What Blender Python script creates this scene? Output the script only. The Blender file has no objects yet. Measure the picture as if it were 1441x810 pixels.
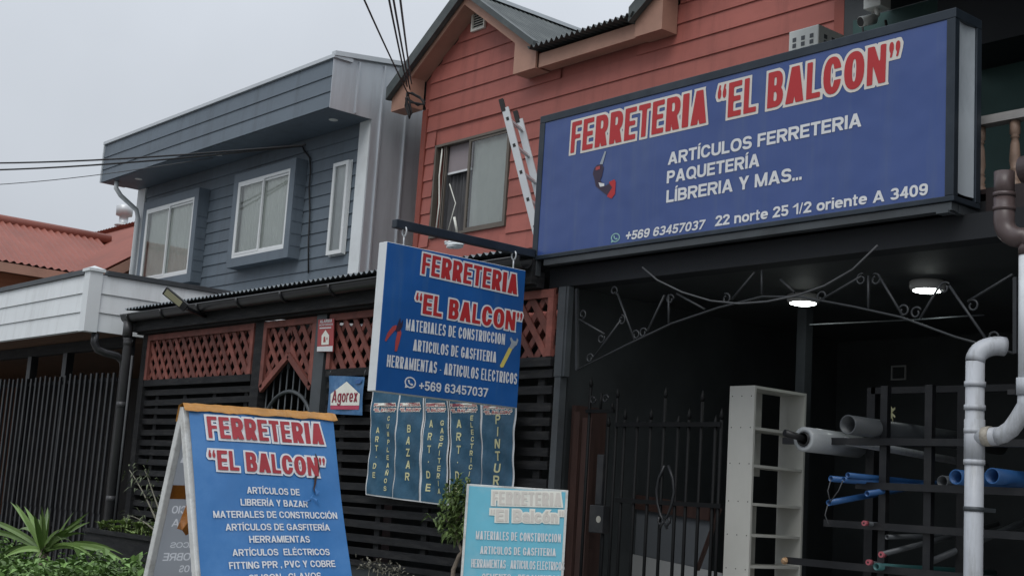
import bpy, bmesh, math, random
import numpy as np
from math import sin, cos, pi, radians, sqrt, atan2, tan
random.seed(7)
C = bpy.context.scene.collection
SC = bpy.context.scene

# ------------------------------------------------------------------ camera
FPX, W0, H0 = 1880.0, 1441.0, 810.0
YAW, PIT, ROL = radians(50.0), radians(9.0), radians(3.7)
EYE = np.array([0.0, 0.0, 1.25])
_r = np.array([cos(YAW), sin(YAW), 0]); _f = np.array([-sin(YAW), cos(YAW), 0]); _z = np.array([0, 0, 1.0])
FW = _f*cos(PIT) + _z*sin(PIT); _u = _z*cos(PIT) - _f*sin(PIT)
RI = _r*cos(ROL) + _u*sin(ROL); UP = _u*cos(ROL) - _r*sin(ROL)
cam = bpy.data.cameras.new('camera'); camo = bpy.data.objects.new('camera', cam); C.objects.link(camo)
cam.sensor_width = 36; cam.lens = FPX*36/W0; cam.clip_end = 2000; cam.clip_start = 0.05
from mathutils import Matrix, Vector
camo.matrix_world = Matrix(((RI[0], UP[0], -FW[0], EYE[0]), (RI[1], UP[1], -FW[1], EYE[1]), (RI[2], UP[2], -FW[2], EYE[2]), (0, 0, 0, 1)))
SC.camera = camo

def ray(x, y): return FW*FPX + RI*(x-720.5) - UP*(y-405)
def hit(px, P, n):
    d = ray(*px); P = np.array(P, float); n = np.array(n, float)
    return EYE + d*((P-EYE) @ n/(d @ n))

# ------------------------------------------------------------------ world, sun, exposure
world = bpy.data.worlds.new('World'); SC.world = world; world.use_nodes = True
nt = world.node_tree; nt.nodes.clear()
N = nt.nodes.new; L = nt.links.new
out = N('ShaderNodeOutputWorld'); bg = N('ShaderNodeBackground'); bg.inputs[1].default_value = 0.1
sky = N('ShaderNodeTexSky'); sky.sky_type = 'NISHITA'; sky.sun_disc = False
SUN_EL, SUN_AZ = radians(52), radians(148)
sky.sun_elevation = SUN_EL; sky.sun_rotation = SUN_AZ; sky.air_density = 1.5; sky.dust_density = 4
hs = N('ShaderNodeHueSaturation'); hs.inputs['Saturation'].default_value = 0.35; hs.inputs['Value'].default_value = 0.6
tc = N('ShaderNodeTexCoord'); sep = N('ShaderNodeSeparateXYZ'); L(tc.outputs['Generated'], sep.inputs[0])
mr = N('ShaderNodeMapRange'); mr.inputs[1].default_value = 0.0; mr.inputs[2].default_value = 1.0
mr.inputs[3].default_value = 4.9; mr.inputs[4].default_value = 15.0; L(sep.outputs[2], mr.inputs[0])
nz = N('ShaderNodeTexNoise'); nz.inputs['Scale'].default_value = 2.2; nz.inputs['Detail'].default_value = 5; nz.inputs['Roughness'].default_value = 0.5
L(tc.outputs['Generated'], nz.inputs['Vector'])
nr = N('ShaderNodeMapRange'); nr.inputs[1].default_value = 0.3; nr.inputs[2].default_value = 0.7; nr.inputs[3].default_value = 0.88; nr.inputs[4].default_value = 1.11
L(nz.outputs[0], nr.inputs[0])
mu = N('ShaderNodeMath'); mu.operation = 'MULTIPLY'; L(mr.outputs[0], mu.inputs[0]); L(nr.outputs[0], mu.inputs[1])
vs = N('ShaderNodeVectorMath'); vs.operation = 'SCALE'; vs.inputs[0].default_value = (0.90, 0.965, 1.06); L(mu.outputs[0], vs.inputs['Scale'])
mx = N('ShaderNodeMix'); mx.data_type = 'RGBA'; mx.inputs[0].default_value = 0.85
L(sky.outputs[0], hs.inputs['Color']); L(hs.outputs[0], mx.inputs[6]); L(vs.outputs[0], mx.inputs[7])
L(mx.outputs[2], bg.inputs[0]); L(bg.outputs[0], out.inputs[0])

sl = bpy.data.lights.new('sun', 'SUN'); sl.energy = 1.1; sl.angle = radians(35); sl.color = (1, 0.97, 0.93)
so = bpy.data.objects.new('sun', sl); C.objects.link(so)
sd = Vector((sin(SUN_AZ)*cos(SUN_EL), cos(SUN_AZ)*cos(SUN_EL), sin(SUN_EL)))
so.rotation_euler = sd.to_track_quat('Z', 'Y').to_euler()
SC.view_settings.view_transform = 'Standard'; SC.view_settings.look = 'None'
SC.view_settings.exposure = 0.0; SC.view_settings.gamma = 1; SC.view_settings.use_curve_mapping = False
SC.cycles.max_bounces = 6; SC.cycles.transparent_max_bounces = 12

# ------------------------------------------------------------------ materials
def lin(r, g, b):
    f = lambda c: (c/255/12.92) if c <= 10 else ((c/255+0.055)/1.055)**2.4
    return (f(r), f(g), f(b))
def mat(name, col, rough=0.7, var=0.2, scale=4.0, stretch=(1, 1, 1), bump=0.0, bscale=60.0, metal=0.0, island=0.0, spec=0.4, dirt=None, dirt_amt=0.0, dirt_scale=3.0, streak=None, wave=0.0):
    m = bpy.data.materials.new(name); m.use_nodes = True; t = m.node_tree; n = t.nodes; l = t.links
    b = n['Principled BSDF']
    tcn = n.new('ShaderNodeTexCoord'); mp = n.new('ShaderNodeMapping'); mp.inputs['Scale'].default_value = stretch
    l.new(tcn.outputs['Object'], mp.inputs['Vector'])
    no = n.new('ShaderNodeTexNoise'); no.inputs['Scale'].default_value = scale; no.inputs['Detail'].default_value = 7; no.inputs['Roughness'].default_value = 0.62
    l.new(mp.outputs[0], no.inputs['Vector'])
    r = n.new('ShaderNodeMapRange'); r.inputs[1].default_value = 0.28; r.inputs[2].default_value = 0.72
    r.inputs[3].default_value = 1-var; r.inputs[4].default_value = 1+var; l.new(no.outputs[0], r.inputs[0])
    val = r.outputs[0]
    if island:
        g = n.new('ShaderNodeNewGeometry'); r2 = n.new('ShaderNodeMapRange'); r2.inputs[3].default_value = 1-island; r2.inputs[4].default_value = 1+island
        l.new(g.outputs['Random Per Island'], r2.inputs[0]); m2 = n.new('ShaderNodeMath'); m2.operation = 'MULTIPLY'
        l.new(val, m2.inputs[0]); l.new(r2.outputs[0], m2.inputs[1]); val = m2.outputs[0]
    sc = n.new('ShaderNodeVectorMath'); sc.operation = 'SCALE'; sc.inputs[0].default_value = col; l.new(val, sc.inputs['Scale'])
    cout = sc.outputs[0]
    if dirt:
        nd = n.new('ShaderNodeTexNoise'); nd.inputs['Scale'].default_value = dirt_scale; nd.inputs['Detail'].default_value = 8; nd.inputs['Roughness'].default_value = 0.7
        if streak:
            mp2 = n.new('ShaderNodeMapping'); mp2.inputs['Scale'].default_value = streak; l.new(tcn.outputs['Object'], mp2.inputs['Vector']); l.new(mp2.outputs[0], nd.inputs['Vector'])
        else: l.new(mp.outputs[0], nd.inputs['Vector'])
        rd = n.new('ShaderNodeMapRange'); rd.inputs[1].default_value = 0.5; rd.inputs[2].default_value = 0.72; rd.inputs[3].default_value = 0; rd.inputs[4].default_value = dirt_amt
        l.new(nd.outputs[0], rd.inputs[0])
        mm = n.new('ShaderNodeMix'); mm.data_type = 'RGBA'; l.new(rd.outputs[0], mm.inputs[0]); l.new(cout, mm.inputs[6]); mm.inputs[7].default_value = (*dirt, 1)
        cout = mm.outputs[2]
    l.new(cout, b.inputs['Base Color'])
    b.inputs['Roughness'].default_value = rough; b.inputs['Metallic'].default_value = metal; b.inputs['Specular IOR Level'].default_value = spec
    if bump:
        nb = n.new('ShaderNodeTexNoise'); nb.inputs['Scale'].default_value = bscale; nb.inputs['Detail'].default_value = 4; l.new(mp.outputs[0], nb.inputs['Vector'])
        bu = n.new('ShaderNodeBump'); bu.inputs['Strength'].default_value = bump; bu.inputs['Distance'].default_value = 0.01; l.new(nb.outputs[0], bu.inputs['Height']); l.new(bu.outputs[0], b.inputs['Normal'])
    if wave:   # slow buckling of a stretched sheet
        nw = n.new('ShaderNodeTexNoise'); nw.inputs['Scale'].default_value = 2.2; nw.inputs['Detail'].default_value = 2; l.new(tcn.outputs['Object'], nw.inputs['Vector'])
        bw = n.new('ShaderNodeBump'); bw.inputs['Strength'].default_value = wave; bw.inputs['Distance'].default_value = 0.06; l.new(nw.outputs[0], bw.inputs['Height'])
        if b.inputs['Normal'].is_linked: l.new(b.inputs['Normal'].links[0].from_socket, bw.inputs['Normal'])
        l.new(bw.outputs[0], b.inputs['Normal'])
    return m
M = {}
M['red'] = mat('red_siding_paint', (0.345, 0.108, 0.086), 0.62, 0.12, 1.2, (1, 1, 3), 0.15, 90, island=0.09, dirt=(0.17, 0.055, 0.045), dirt_amt=0.5, dirt_scale=1.0, streak=(5, 5, 0.55))
M['redtrim'] = mat('red_trim_paint', (0.24, 0.06, 0.042), 0.6, 0.12, 3)
M['salmon'] = mat('salmon_paint', (0.40, 0.225, 0.165), 0.65, 0.12, 2.0, bump=0.1, dirt=(0.22, 0.12, 0.09), dirt_amt=0.35)
M['grey'] = mat('blue_grey_siding_paint', (0.120, 0.150, 0.180), 0.6, 0.09, 1.0, (1, 1, 3), 0.12, 90, island=0.06, dirt=(0.075, 0.090, 0.105), dirt_amt=0.55, dirt_scale=1.0, streak=(5, 5, 0.5))
M['white'] = mat('white_paint', (0.66, 0.69, 0.70), 0.5, 0.06, 1.5, dirt=(0.42, 0.43, 0.42), dirt_amt=0.4, dirt_scale=2)
M['whitesheet'] = mat('white_siding_paint', (0.68, 0.71, 0.72), 0.5, 0.05, 1.2, (1, 1, 2), island=0.03, dirt=(0.40, 0.41, 0.40), dirt_amt=0.45, dirt_scale=1.0, streak=(5, 5, 0.6))
M['pvc'] = mat('white_window_pvc', (0.66, 0.68, 0.68), 0.35, 0.04, 3)
M['silver'] = mat('galvanised_sheet', (0.53, 0.56, 0.59), 0.38, 0.10, 1.5, (1, 1, 0.4), metal=0.45, dirt=(0.30, 0.29, 0.30), dirt_amt=0.5, dirt_scale=0.8, streak=(4, 4, 0.4))
M['darkroof'] = mat('dark_grey_roof_paint', (0.055, 0.066, 0.066), 0.5, 0.25, 3.0, dirt=(0.14, 0.15, 0.14), dirt_amt=0.4)
M['roofcap'] = mat('weathered_zinc', (0.17, 0.19, 0.20), 0.45, 0.2, 3, metal=0.4)
M['endpanel'] = mat('pale_grey_sign_end_sheet', (0.40, 0.44, 0.47), 0.35, 0.12, 2, (1, 1, 0.5), metal=0.1, dirt=(0.10, 0.12, 0.14), dirt_amt=0.5, dirt_scale=1.5)
M['flash'] = mat('pale_flashing', (0.52, 0.55, 0.57), 0.4, 0.08, 2, metal=0.3)
M['black'] = mat('black_painted_wood', (0.0115, 0.012, 0.0135), 0.7, 0.5, 5, (1, 1, 6), 0.35, 60, island=0.35, spec=0.25, dirt=(0.05, 0.048, 0.045), dirt_amt=0.6, dirt_scale=4)
M['blackmetal'] = mat('black_painted_steel', (0.011, 0.012, 0.014), 0.42, 0.3, 6, dirt=(0.05, 0.045, 0.04), dirt_amt=0.4)
M['ironwork'] = mat('dark_grey_ironwork', (0.030, 0.033, 0.036), 0.45, 0.25, 6)
M['gateblack'] = mat('black_wrought_iron', (0.0045, 0.005, 0.0055), 0.6, 0.3, 8, spec=0.15)
M['bronze'] = mat('bronze_window_frame', (0.135, 0.115, 0.095), 0.45, 0.15, 4, metal=0.2)
M['gutter'] = mat('black_plastic_gutter', (0.018, 0.018, 0.020), 0.35, 0.3, 4, spec=0.5)
M['greysteel'] = mat('dark_grey_steel', (0.060, 0.068, 0.074), 0.45, 0.2, 4, metal=0.2, dirt=(0.03, 0.03, 0.03), dirt_amt=0.5)
M['pipegrey'] = mat('dark_grey_downpipe', (0.055, 0.055, 0.058), 0.4, 0.25, 3)
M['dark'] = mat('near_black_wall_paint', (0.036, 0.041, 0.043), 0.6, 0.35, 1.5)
M['darkgreen'] = mat('dark_green_wall_paint', (0.030, 0.070, 0.064), 0.7, 0.2, 1.5)
M['soffitdark'] = mat('dark_soffit_paint', (0.012, 0.014, 0.017), 0.7, 0.2, 2)
M['lattice'] = mat('red_brown_lattice', (0.165, 0.054, 0.042), 0.7, 0.35, 8, bump=0.2, island=0.3, dirt=(0.09, 0.035, 0.03), dirt_amt=0.5, dirt_scale=6)
M['woodsoffit'] = mat('brown_plank_soffit', (0.105, 0.055, 0.030), 0.55, 0.3, 3, (1, 8, 1), island=0.15)
M['brownwood'] = mat('brown_door_wood', (0.040, 0.020, 0.016), 0.6, 0.3, 4, (6, 6, 0.8), 0.2)
M['navy'] = mat('navy_lightbox_acrylic', (0.042, 0.078, 0.235), 0.26, 0.09, 0.6, (1, 1, 1), dirt=(0.072, 0.108, 0.22), dirt_amt=0.55, dirt_scale=1.0, streak=(7, 7, 0.5), spec=0.45, wave=0.4)
M['blue'] = mat('blue_sign_vinyl', (0.014, 0.092, 0.305), 0.32, 0.14, 1.2, dirt=(0.055, 0.135, 0.28), dirt_amt=0.65, dirt_scale=1.0, streak=(8, 8, 0.7), spec=0.4, wave=0.4)
M['blueworn'] = mat('worn_blue_banner_vinyl', (0.040, 0.165, 0.405), 0.33, 0.16, 2.5, bump=0.35, bscale=6, dirt=(0.10, 0.24, 0.46), dirt_amt=0.55, dirt_scale=2.5, spec=0.5, wave=0.5)
M['bannerblue'] = mat('crinkled_blue_plastic', (0.020, 0.085, 0.150), 0.45, 0.25, 5, bump=0.5, bscale=14, dirt=(0.06, 0.14, 0.21), dirt_amt=0.5, dirt_scale=5)
M['teal'] = mat('faded_teal_vinyl', (0.150, 0.470, 0.600), 0.5, 0.10, 3, dirt=(0.32, 0.52, 0.60), dirt_amt=0.7, dirt_scale=2.5)
M['letred'] = mat('red_letter_vinyl', (0.42, 0.025, 0.028), 0.5, 0.06, 3)
M['letfaded'] = mat('faded_red_letter_vinyl', (0.36, 0.040, 0.050), 0.5, 0.15, 8)
M['letwhite'] = mat('white_letter_vinyl', (0.66, 0.67, 0.68), 0.5, 0.05, 3)
M['letedge'] = mat('cream_letter_edge', (0.62, 0.59, 0.54), 0.5, 0.06, 4)
M['letcream'] = mat('faded_cream_vinyl', (0.76, 0.76, 0.69), 0.6, 0.08, 6)
M['letyellow'] = mat('pale_yellow_letter_vinyl', (0.60, 0.58, 0.33), 0.6, 0.12, 8)
M['letghost'] = mat('grey_show_through_letter', (0.66, 0.67, 0.68), 0.6, 0.06, 4)
M['letblack'] = mat('black_ink', (0.015, 0.015, 0.015), 0.5, 0.1, 4)
M['tape'] = mat('orange_brown_packing_tape', (0.42, 0.190, 0.030), 0.35, 0.25, 9, bump=0.6, bscale=25, dirt=(0.30, 0.12, 0.02), dirt_amt=0.6, dirt_scale=7)
M['tapedark'] = mat('dark_orange_tape', (0.32, 0.115, 0.014), 0.3, 0.25, 9, bump=0.6, bscale=25)
M['boardback'] = mat('grey_board_back', (0.36, 0.38, 0.40), 0.6, 0.06, 3)
M['woodwhite'] = mat('worn_white_painted_timber', (0.58, 0.59, 0.57), 0.65, 0.12, 10, bump=0.2, dirt=(0.24, 0.22, 0.19), dirt_amt=0.7, dirt_scale=12)
M['navyframe'] = mat('dark_blue_grey_sign_frame', (0.024, 0.033, 0.044), 0.38, 0.2, 3, metal=0.3, dirt=(0.06, 0.07, 0.08), dirt_amt=0.4)
M['shelf'] = mat('pale_grey_melamine', (0.61, 0.61, 0.565), 0.5, 0.05, 3)
M['pvcpipe'] = mat('grey_pvc_pipe', (0.43, 0.45, 0.48), 0.4, 0.12, 4, bump=0.1, bscale=30, dirt=(0.20, 0.20, 0.185), dirt_amt=0.65, dirt_scale=1.6, streak=(14, 14, 2.0))
M['pvcwhite'] = mat('white_pvc_pipe', (0.66, 0.69, 0.71), 0.4, 0.08, 4, dirt=(0.3, 0.29, 0.27), dirt_amt=0.4, dirt_scale=5)
M['glue'] = mat('dried_pipe_cement', (0.34, 0.31, 0.26), 0.7, 0.3, 25, bump=0.4)
M['brownpipe'] = mat('brown_gutter_plastic', (0.085, 0.062, 0.060), 0.35, 0.12, 4)
M['rackpipe'] = mat('dark_grey_pvc_stock', (0.075, 0.082, 0.088), 0.4, 0.15, 3)
M['bluepipe'] = mat('blue_ppr_pipe', (0.030, 0.110, 0.29), 0.35, 0.12, 5)
M['greenpipe'] = mat('teal_green_pipe', (0.05, 0.16, 0.16), 0.4, 0.12, 5)
M['pinkcap'] = mat('pink_pipe_cap', (0.36, 0.09, 0.11), 0.5, 0.1, 5)
M['film'] = mat('translucent_white_film', (0.36, 0.38, 0.39), 0.25, 0.08, 4)
M['alu'] = mat('aluminium', (0.55, 0.57, 0.58), 0.38, 0.06, 4, metal=0.35)
M['rubber'] = mat('black_rubber', (0.02, 0.02, 0.02), 0.7, 0.2, 5)
M['acwhite'] = mat('white_appliance_enamel', (0.74, 0.76, 0.72), 0.4, 0.06, 4)
M['baluster'] = mat('light_brown_turned_wood', (0.23, 0.155, 0.115), 0.55, 0.25, 8, bump=0.2)
M['railpaint'] = mat('pale_rail_paint', (0.33, 0.32, 0.31), 0.5, 0.15, 6)
M['orangewall'] = mat('orange_clapboard_paint', (0.36, 0.155, 0.085), 0.65, 0.1, 1.5, (1, 1, 3), island=0.06)
M['orangeroof'] = mat('brick_red_sheet_roof', (0.25, 0.080, 0.056), 0.55, 0.16, 1.2, dirt=(0.16, 0.065, 0.05), dirt_amt=0.6, dirt_scale=0.8)
M['cable'] = mat('black_cable', (0.014, 0.014, 0.015), 0.6, 0.2, 5)
M['cablegrey'] = mat('grey_cable', (0.07, 0.073, 0.077), 0.6, 0.2, 5)
M['leaf'] = mat('green_leaf', (0.125, 0.215, 0.062), 0.5, 0.4, 4, island=0.5, spec=0.35)
M['leaflight'] = mat('light_green_leaf', (0.20, 0.28, 0.09), 0.5, 0.3, 5, island=0.45, spec=0.35)
M['yucca'] = mat('strappy_green_leaf', (0.13, 0.205, 0.060), 0.45, 0.25, 4, island=0.35, spec=0.4)
M['straw'] = mat('dry_grey_stem', (0.20, 0.19, 0.15), 0.7, 0.25, 8)
M['bark'] = mat('grey_brown_bark', (0.20, 0.165, 0.13), 0.8, 0.3, 14, bump=0.4)
M['soil'] = mat('dark_soil', (0.035, 0.027, 0.02), 0.9, 0.4, 9, bump=0.6)
M['asphalt'] = mat('asphalt', (0.05, 0.05, 0.052), 0.85, 0.25, 20, bump=0.4, bscale=120)
M['concrete'] = mat('concrete_pavement', (0.26, 0.255, 0.245), 0.85, 0.18, 2, bump=0.3, bscale=80, dirt=(0.14, 0.135, 0.13), dirt_amt=0.6)
M['groundm'] = mat('dry_ground', (0.16, 0.145, 0.12), 0.9, 0.3, 0.5)
M['curtain'] = mat('pale_curtain', (0.84, 0.86, 0.81), 0.8, 0.06, 2)
M['curtaindark'] = mat('grey_net_curtain', (0.085, 0.085, 0.09), 0.8, 0.4, 5, (4, 4, 0.5))
M['blind'] = mat('mauve_roller_blind', (0.26, 0.225, 0.235), 0.7, 0.06, 3)
M['agorexblue'] = mat('pale_blue_plastic_banner', (0.045, 0.14, 0.30), 0.4, 0.25, 6, bump=0.4, bscale=12, dirt=(0.14, 0.27, 0.42), dirt_amt=0.6, dirt_scale=6)
M['pinkred'] = mat('pink_red_ink', (0.44, 0.055, 0.105), 0.5, 0.1, 6)
M['darkred'] = mat('dark_red_ink', (0.24, 0.018, 0.04), 0.5, 0.1, 6)
M['signred'] = mat('red_sign_plastic', (0.36, 0.055, 0.055), 0.45, 0.12, 6)
M['yellow'] = mat('yellow_print_ink', (0.62, 0.52, 0.13), 0.5, 0.1, 5)
M['toolgrey'] = mat('grey_print_ink', (0.30, 0.34, 0.38), 0.5, 0.15, 8)
M['toolblack'] = mat('dark_print_ink', (0.035, 0.022, 0.045), 0.5, 0.15, 8)
M['chatgreen'] = mat('pale_green_ink', (0.25, 0.45, 0.42), 0.5, 0.1, 5)
M['ledbody'] = mat('white_lamp_plastic', (0.5, 0.51, 0.5), 0.4, 0.05, 5)
M['brasskey'] = mat('lock_cylinder_metal', (0.5, 0.48, 0.42), 0.3, 0.1, 9, metal=0.8)
M['pale'] = mat('pale_panel_paint', (0.30, 0.31, 0.31), 0.6, 0.1, 2)
M['midgrey'] = mat('mid_grey_panel', (0.095, 0.105, 0.115), 0.6, 0.1, 2)

def glass_mat():
    m = bpy.data.materials.new('window_glass'); m.use_nodes = True; t = m.node_tree; n = t.nodes; l = t.links; n.clear()
    o = n.new('ShaderNodeOutputMaterial'); mixn = n.new('ShaderNodeMixShader'); tr = n.new('ShaderNodeBsdfTransparent'); tr.inputs[0].default_value = (0.92, 0.95, 0.94, 1)
    gl = n.new('ShaderNodeBsdfGlossy'); gl.inputs['Roughness'].default_value = 0.03
    fr = n.new('ShaderNodeFresnel'); fr.inputs[0].default_value = 1.5
    nz_ = n.new('ShaderNodeTexNoise'); nz_.inputs['Scale'].default_value = 1.5; bu = n.new('ShaderNodeBump'); bu.inputs['Strength'].default_value = 0.04
    l.new(nz_.outputs[0], bu.inputs['Height']); l.new(bu.outputs[0], gl.inputs['Normal'])
    ml = n.new('ShaderNodeMath'); ml.operation = 'MULTIPLY_ADD'; ml.inputs[1].default_value = 1.2; ml.inputs[2].default_value = 0.05
    l.new(fr.outputs[0], ml.inputs[0]); l.new(ml.outputs[0], mixn.inputs[0]); l.new(tr.outputs[0], mixn.inputs[1]); l.new(gl.outputs[0], mixn.inputs[2]); l.new(mixn.outputs[0], o.inputs[0])
    return m
M['glass'] = glass_mat()
def translucent_mat(name, col, tcol, f):
    m = mat(name, col, 0.5, 0.06, 3); t = m.node_tree; n = t.nodes; l = t.links
    b = n['Principled BSDF']; o = [q for q in n if q.type == 'OUTPUT_MATERIAL'][0]; tr = n.new('ShaderNodeBsdfTranslucent'); tr.inputs[0].default_value = (*tcol, 1)
    mi = n.new('ShaderNodeMixShader'); mi.inputs[0].default_value = f; l.new(b.outputs[0], mi.inputs[1]); l.new(tr.outputs[0], mi.inputs[2]); l.new(mi.outputs[0], o.inputs[0]); return m
M['backsheet'] = translucent_mat('thin_grey_vinyl_back', (0.36, 0.38, 0.40), (0.46, 0.48, 0.51), 0.5)
M['backletter'] = translucent_mat('thin_white_vinyl_letter', (0.6, 0.61, 0.62), (0.85, 0.86, 0.88), 0.65)
def emit_mat(name, col, s):
    m = bpy.data.materials.new(name); m.use_nodes = True; t = m.node_tree; b = t.nodes['Principled BSDF']
    b.inputs['Base Color'].default_value = (0.8, 0.8, 0.8, 1); b.inputs['Emission Color'].default_value = (*col, 1); b.inputs['Emission Strength'].default_value = s
    return m
M['led'] = emit_mat('lit_led_diffuser', (0.93, 1.0, 0.96), 16.0)

# ------------------------------------------------------------------ mesh helper
def nrm(v):
    v = np.array(v, float); return v/np.linalg.norm(v)
class MB:
    def __init__(s): s.v = []; s.f = []; s.m = []; s.cur = 0; s.sm = []
    def add(s, vs, fs, smooth=False):
        o = len(s.v); s.v += [tuple(map(float, p)) for p in vs]
        for f in fs: s.f.append(tuple(o+i for i in f)); s.m.append(s.cur); s.sm.append(smooth)
    def box(s, x0, x1, y0, y1, z0, z1):
        if x0 > x1: x0, x1 = x1, x0
        if y0 > y1: y0, y1 = y1, y0
        if z0 > z1: z0, z1 = z1, z0
        s.add([(x0, y0, z0), (x1, y0, z0), (x1, y1, z0), (x0, y1, z0), (x0, y0, z1), (x1, y0, z1), (x1, y1, z1), (x0, y1, z1)],
              [(0, 3, 2, 1), (4, 5, 6, 7), (0, 1, 5, 4), (1, 2, 6, 5), (2, 3, 7, 6), (3, 0, 4, 7)]); return s
    def obox(s, c, a, b, d):
        c, a, b, d = (np.array(q, float) for q in (c, a, b, d))
        P = [c-a-b-d, c+a-b-d, c+a+b-d, c-a+b-d, c-a-b+d, c+a-b+d, c+a+b+d, c-a+b+d]
        s.add(P, [(0, 3, 2, 1), (4, 5, 6, 7), (0, 1, 5, 4), (1, 2, 6, 5), (2, 3, 7, 6), (3, 0, 4, 7)]); return s
    def bar(s, p, q, w, h, up=(0, 0, 1)):
        p = np.array(p, float); q = np.array(q, float); d = nrm(q-p); a = np.cross(d, np.array(up, float))
        if np.linalg.norm(a) < 1e-4: a = np.cross(d, np.array((1.0, 0, 0)))
        a = nrm(a); b = np.cross(a, d)
        return s.obox((p+q)/2, (q-p)/2, a*w/2, b*h/2)
    def quad(s, *p): s.add(p, [tuple(range(len(p)))]); return s
    def prism(s, poly, ext):
        ext = np.array(ext, float); n = len(poly); P = [np.array(p, float) for p in poly]
        s.add(P+[p+ext for p in P], [tuple(range(n-1, -1, -1)), tuple(range(n, 2*n))]+[(i, (i+1) % n, n+(i+1) % n, n+i) for i in range(n)]); return s
    def pxz(s, poly, y0, y1): return s.prism([(x, y0, z) for x, z in poly], (0, y1-y0, 0))
    def tube(s, pts, r, n=10, cap=True, inner=None):
        P = [np.array(p, float) for p in pts]; R = r if isinstance(r, (list, tuple)) else [r]*len(P)
        T = []
        for i in range(len(P)):
            t = (P[min(i+1, len(P)-1)]-P[max(i-1, 0)]); T.append(nrm(t))
        a = np.cross(T[0], (0, 0, 1.0))
        if np.linalg.norm(a) < 1e-3: a = np.cross(T[0], (1.0, 0, 0))
        a = nrm(a); rings = []; vs = []
        for i, p in enumerate(P):
            a = nrm(a-T[i]*(a @ T[i])); b = np.cross(T[i], a)
            vs += [p+(a*cos(2*pi*k/n)+b*sin(2*pi*k/n))*R[i] for k in range(n)]
        fs = [(i*n+k, i*n+(k+1) % n, (i+1)*n+(k+1) % n, (i+1)*n+k) for i in range(len(P)-1) for k in range(n)]
        s.add(vs, fs, True)
        if cap:
            o = len(s.v)-len(vs)
            for base, rev in ((0, True), ((len(P)-1)*n, False)):
                idx = [o+base+k for k in range(n)]
                if rev: idx.reverse()
                s.f.append(tuple(idx)); s.m.append(s.cur); s.sm.append(False)
        return s
    def pipe(s, p, q, ro, ri, n=20):   # hollow pipe open at both ends
        p = np.array(p, float); q = np.array(q, float); d = nrm(q-p); a = np.cross(d, (0, 0, 1.0)); a = nrm(a); b = np.cross(d, a)
        ring = lambda c, r: [c+(a*cos(2*pi*k/n)+b*sin(2*pi*k/n))*r for k in range(n)]
        vs = ring(p, ro)+ring(q, ro)+ring(p, ri)+ring(q, ri)
        fs = []
        for k in range(n):
            j = (k+1) % n
            fs += [(k, j, n+j, n+k), (2*n+j, 2*n+k, 3*n+k, 3*n+j), (k, 2*n+k, 2*n+j, j), (n+j, 3*n+j, 3*n+k, n+k)]
        s.add(vs, fs, True); return s
    def disc(s, c, nv, r, n=24, r2=None):
        nv = nrm(nv); a = np.cross(nv, (0, 0, 1.0))
        if np.linalg.norm(a) < 1e-3: a = np.array((1.0, 0, 0))
        a = nrm(a); b = np.cross(nv, a); c = np.array(c, float)
        s.add([c+a*cos(2*pi*k/n)*r+b*sin(2*pi*k/n)*(r2 or r) for k in range(n)], [tuple(range(n))]); return s
    def lathe(s, c, prof, n=14):
        c = np.array(c, float); vs = []
        for r, z in prof: vs += [c+np.array((r*cos(2*pi*k/n), r*sin(2*pi*k/n), z)) for k in range(n)]
        m = len(prof)
        s.add(vs, [(i*n+k, i*n+(k+1) % n, (i+1)*n+(k+1) % n, (i+1)*n+k) for i in range(m-1) for k in range(n)], True)
        o = len(s.v)-len(vs); s.f += [tuple(o+k for k in range(n-1, -1, -1)), tuple(o+(m-1)*n+k for k in range(n))]; s.m += [s.cur]*2; s.sm += [False]*2
        return s
    def build(s, name, m, parent=None, origin=None, bevel=0):
        base = np.zeros(3); p = parent
        while p is not None: base = base+np.array(p.location); p = p.parent
        org = np.array(origin, float) if origin is not None else base
        me = bpy.data.meshes.new(name); me.from_pydata([tuple(np.array(v)-org) for v in s.v], [], s.f)
        for mm in (m if isinstance(m, list) else [m]): me.materials.append(M[mm] if isinstance(mm, str) else mm)
        for i, pl in enumerate(me.polygons): pl.material_index = s.m[i]; pl.use_smooth = s.sm[i]
        me.update()
        o = bpy.data.objects.new(name, me); C.objects.link(o); o.location = tuple(org-base)
        if parent is not None: o.parent = parent
        if bevel:
            md = o.modifiers.new('bevel', 'BEVEL'); md.width = bevel; md.segments = 2; md.limit_method = 'ANGLE'
        return o
def tag(o, label, cat, group=None):
    o['label'] = label; o['category'] = cat
    if group: o['group'] = group
    return o
def thing(name, label, cat, loc, group=None):
    o = bpy.data.objects.new(name, None); C.objects.link(o); o.location = loc; o.empty_display_size = 0.2
    return tag(o, label, cat, group)
def kind(o, k): o['kind'] = k; return o
def copy_tree(o, parent=None):
    c = o.copy(); C.objects.link(c); c.parent = parent
    for ch in list(o.children): copy_tree(ch, c)
    return c
def clip(poly, conv):   # clip a 2D polygon by a convex counter-clockwise polygon
    res = list(poly)
    for i in range(len(conv)):
        a = conv[i]; b = conv[(i+1) % len(conv)]; ins = lambda p: (b[0]-a[0])*(p[1]-a[1])-(b[1]-a[1])*(p[0]-a[0]) >= -1e-9
        src = res; res = []
        for j in range(len(src)):
            p, q = src[j-1], src[j]
            if ins(p) != ins(q):
                d1 = (b[0]-a[0])*(p[1]-a[1])-(b[1]-a[1])*(p[0]-a[0]); d2 = (b[0]-a[0])*(q[1]-a[1])-(b[1]-a[1])*(q[0]-a[0])
                t = d1/(d1-d2); res.append((p[0]+(q[0]-p[0])*t, p[1]+(q[1]-p[1])*t))
            if ins(q): res.append(q)
        if not res: return []
    return res
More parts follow.
